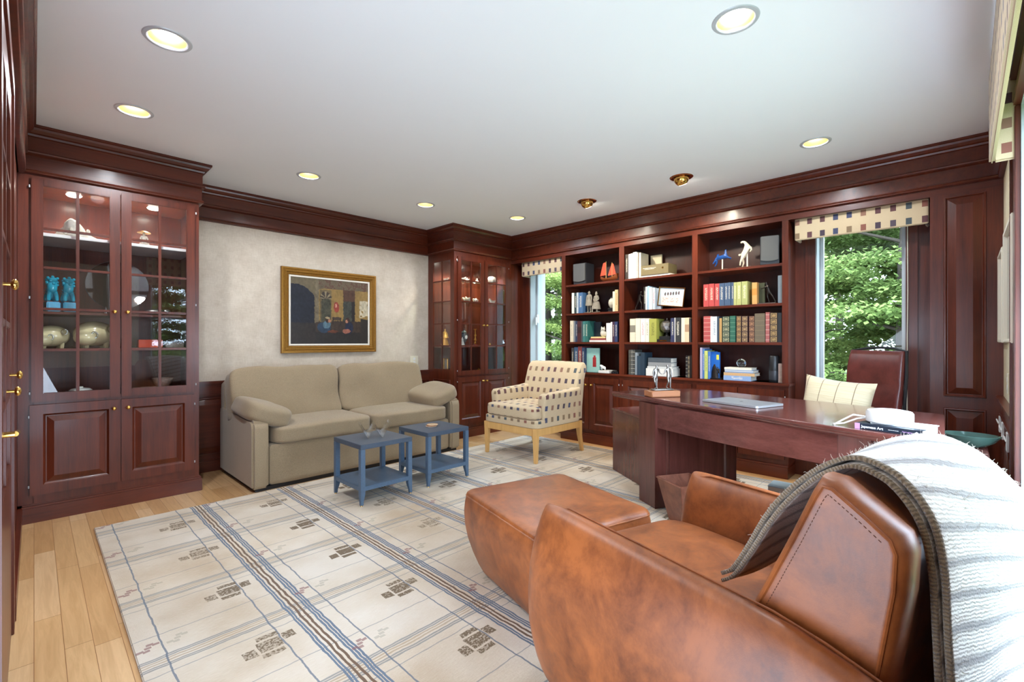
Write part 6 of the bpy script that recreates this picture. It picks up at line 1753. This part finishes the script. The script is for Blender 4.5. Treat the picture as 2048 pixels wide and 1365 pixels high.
dn = thing('gilt_dancer', 'golden robed figure with outspread skirt in the corner cabinet', 'figurine', (3.675, 4.775, 1.1253), 0)
M_gold = plain('bright_gilt', srgb(214, 160, 70), 0.3, 0.6, 0.15)
figure(dn, 'body', M_gold, 0.235, J_stand(le=(-.18, -.02, .66), lh=(-.12, -.08, .60), re=(.18, -.02, .66), rh=(.12, -.08, .60)), 0.95)
b = MB(); b.lathe([(0.05, 0.02), (0.042, 0.06), (0.024, 0.12), (0.02, 0.14)], n=20); b.lathe([(0.05, 0.115), (0.026, 0.17), (0.012, 0.19)], n=20); b.build('robe', M_gold, dn)
b = MB(); b.lathe([(0, 0), (0.05, 0), (0.05, 0.012), (0, 0.012)], n=20); b.build('base', M_black, dn)
un = thing('dark_urn', 'black and white two-handled urn in the corner cabinet', 'urn', (3.905, 4.67, 1.1253), 0)
b = MB(); b.lathe([(0, 0), (0.032, 0), (0.034, 0.008), (0.014, 0.03), (0.018, 0.05), (0.045, 0.09), (0.050, 0.13), (0.036, 0.165), (0.030, 0.178), (0.036, 0.186), (0.020, 0.205), (0.006, 0.212), (0.006, 0.226), (0, 0.230)], n=28); b.build('body', plain('black_basalt', srgb(46, 54, 60), 0.3, 0, 0.3), un)
for s in (-1, 1):
    MB().tube([(s * 0.036, 0, 0.165), (s * 0.062, 0, 0.17), (s * 0.066, 0, 0.14), (s * 0.048, 0, 0.115)], 0.005, 8).build('handle', bpy.data.materials['black_basalt'], un)
b = MB(); b.ball((0, -0.047, 0.125), (0.022, 0.005, 0.024)); b.build('white_medallion', M_porc, un)
wf = thing('white_figurine', 'white and brown draped porcelain figurine in front of the dark urn', 'figurine', (3.81, 4.59, 1.1253), 0)
figure(wf, 'body', M_porc, 0.13, J_stand(), 1.0)
b = MB(); b.lathe([(0.034, 0.0), (0.030, 0.03), (0.016, 0.07), (0, 0.075)], n=18); b.build('drapery', M_porc, wf)
cd = thing('candlestick', 'tall turned gilt candlestick on a red foot in the corner cabinet', 'candlestick', (4.055, 4.62, 1.1253), 0)
b = MB(); b.lathe([(0.008, 0.03), (0.016, 0.045), (0.008, 0.06), (0.012, 0.075), (0.018, 0.09), (0.010, 0.11), (0.008, 0.13), (0.016, 0.15), (0.008, 0.165), (0.007, 0.21), (0.014, 0.222), (0.022, 0.230), (0.022, 0.234), (0, 0.234)], n=22); b.build('stem', M_gold, cd)
b = MB(); b.lathe([(0, 0), (0.048, 0), (0.048, 0.008), (0.03, 0.02), (0.012, 0.03), (0, 0.03)], n=26); b.build('foot', plain('red_foot', srgb(140, 40, 34), 0.3), cd)
b = MB(); b.lathe([(0, 0), (0.014, 0), (0.010, 0.02), (0.012, 0.035), (0, 0.05)], n=14)
tag(b.build('gilt_figurine', M_gold, loc=(4.30, 4.60, 1.1253)), 'tiny gilt figurine behind the right door of the corner cabinet', 'figurine')
gf = thing('gilt_easel_frame', 'small golden picture frame leaning low in the corner cabinet', 'picture', (3.685, 4.78, 0.8003 + 0.09), 0.5)
frame_loft([(0, 0), (0, 0.012), (0.016, 0.014), (0.020, 0.004), (0.02, 0)], 0.13, 0.18).build('frame', M_gold, gf, ang=25)
b = MB(); b.box(-0.047, 0.047, -0.003, -0.001, -0.072, 0.072); b.build('picture_sheet', M_paper, gf)
b = MB(); b.box(-0.008, 0.008, 0, 0.05, -0.09, -0.085); b.build('strut', M_gold, gf)
b = MB(); b.lathe([(0, 0), (0.02, 0), (0.024, 0.02), (0.012, 0.03), (0, 0.045)], n=16)
tag(b.build('gilt_box', M_gold, loc=(4.09, 4.59, 0.8003)), 'small golden pot at the bottom of the corner cabinet', 'pot')

# ---------------------------------------------------------------- outdoors: lawn and trees
b = MB(); b.box(5.1, 40, -30, 40, -0.75, -0.7); b.box(-30, 5.1, -40, -0.4, -0.75, -0.7)
tag(struct(b.build('ground_outside', plain('dark_grass', srgb(70, 90, 44), 0.95, 0, 0.4, 3), smooth=False)))  # lawn in a mottled dark green
def leaf_mat(name, a, c):
    k = NT(name); k.t.nodes.remove(k.b)
    out = [n for n in k.t.nodes if n.type == 'OUTPUT_MATERIAL'][0]
    f = k.noise(k.coord(), 1.4, 3); g = k.noise(k.coord(), 26, 2)
    col = k.ramp(k.M('ADD', k.M('MULTIPLY', f, 0.6), k.M('MULTIPLY', g, 0.4)), [(0.35, a), (0.68, c)])
    d = k.n('ShaderNodeBsdfDiffuse'); tr = k.n('ShaderNodeBsdfTranslucent'); mx = k.n('ShaderNodeMixShader')
    k.put(d.inputs[0], col); k.put(tr.inputs[0], col); mx.inputs[0].default_value = 0.35
    k.t.links.new(d.outputs[0], mx.inputs[1]); k.t.links.new(tr.outputs[0], mx.inputs[2]); k.t.links.new(mx.outputs[0], out.inputs[0])
    return k.m
LEAF = [leaf_mat('maple_leaves', (0.075, 0.115, 0.035, 1), (0.20, 0.27, 0.085, 1)), leaf_mat('bright_leaves', (0.10, 0.15, 0.038, 1), (0.27, 0.33, 0.10, 1))]
BARK = plain('bark', srgb(62, 54, 46), 0.95, 0, 0.3, 12, 0.3)
def tree_meshes(seed, R, Ht, n, ls, m):
    q = random.Random(seed)
    b = MB()
    cl = []
    for i in range(90):
        a = q.uniform(0, 2 * PI); zz_ = q.uniform(0.02, 1.0); rr_ = R * math.sqrt(q.random()) * (1.0 if zz_ < 0.55 else 1.3 - 0.8 * zz_)
        cl.append((rr_ * math.cos(a), rr_ * math.sin(a), zz_ * Ht, q.uniform(0.35, 0.8)))
    vs, fs = [], []
    for i in range(n):
        cx, cy, cz, cs = q.choice(cl)
        a = q.uniform(0, 2 * PI); rr_ = cs * math.sqrt(q.random())
        x, y = cx + rr_ * math.cos(a), cy + rr_ * math.sin(a)
        z = cz - 0.22 * rr_ ** 2 + q.gauss(0, 0.05)
        s = ls * q.uniform(0.7, 1.25)
        ya = q.uniform(0, 2 * PI); tl_ = q.uniform(0.1, 0.9)
        ux, uy, uz = math.cos(ya) * math.cos(tl_), math.sin(ya) * math.cos(tl_), -math.sin(tl_)
        wx, wy = -math.sin(ya), math.cos(ya); rz_ = q.uniform(-0.5, 0.5)
        k0 = len(vs)
        vs += [(x, y, z), (x + ux * s * .5 + wx * s * .38, y + uy * s * .5 + wy * s * .38, z + uz * s * .5 + rz_ * s * .3), (x + ux * s, y + uy * s, z + uz * s), (x + ux * s * .5 - wx * s * .38, y + uy * s * .5 - wy * s * .38, z + uz * s * .5 - rz_ * s * .3)]
        fs.append((k0, k0 + 1, k0 + 2, k0 + 3))
    me = bpy.data.meshes.new('foliage'); me.from_pydata(vs, [], fs); me.materials.append(m)
    t = MB(); t.tube([(0, 0, -0.1), (0.05, 0.02, Ht * .3), (-0.03, 0.05, Ht * .6), (0.02, 0, Ht * .9)], [0.16, 0.13, 0.09, 0.03], 10)
    for i in range(9):
        a = 2.4 * i; z0_ = Ht * (0.15 + 0.08 * i)
        t.tube([(0, 0, z0_), (R * .45 * math.cos(a), R * .45 * math.sin(a), z0_ + 0.25), (R * .85 * math.cos(a), R * .85 * math.sin(a), z0_ + 0.3)], [0.03, 0.016, 0.006], 6)
    tm = t.build('trunk', BARK)
    return me, tm
PROT = [tree_meshes(1, 1.9, 5.2, 62000, 0.068, LEAF[0]), tree_meshes(2, 2.2, 6.0, 62000, 0.068, LEAF[1]), tree_meshes(5, 3.4, 9.5, 46000, 0.13, LEAF[0])]
used = set()
for x, y, k_, a, lb in ((8.6, 0.55, 0, 0.3, 'leafy green maple nearest the right window'), (10.2, 2.3, 1, 1.1, 'bright green tree left of the maple outside the right window'), (10.6, -0.9, 1, 2.2, 'bright green tree at the right side of the right window view'),
                       (13.5, 1.7, 2, 0.9, 'tall dark tree behind the maple outside the right window'), (9.2, 7.0, 1, 2.9, 'bright green tree nearest the left window'), (10.5, 8.8, 0, 4.0, 'leafy green tree behind the bright one outside the left window'),
                       (14.5, 11.5, 2, 2.0, 'tall dark tree farthest off outside the left window'), (16.0, 7.6, 2, 3.3, 'tall dark tree far off between the two window views'), (15.5, -5.4, 2, 5.0, 'tall dark tree far off beyond the panelled column'),
                       (1.5, -8.0, 0, 0.7, 'leafy green tree reflected in the left cabinet glass'), (4.2, -8.6, 1, 1.9, 'bright green tree outside the near right window'), (-1.0, -9.0, 1, 3.9, 'bright green tree outside, behind the camera side'), (2.6, -13.0, 2, 1.2, 'tall dark tree far off outside the near right window'), (21.0, 3.4, 2, 4.4, 'tall dark tree farthest off outside the right window')):
    t = thing('tree', lb, 'tree', (x, y, -0.7), a, 'trees outside the windows')
    me, tm = PROT[k_]
    f = bpy.data.objects.new('foliage', me); COL.objects.link(f); f.parent = t; f['kind'] = 'stuff'
    if k_ not in used: tm.parent = t; used.add(k_)
    else:
        c = tm.copy(); COL.objects.link(c); c.parent = t
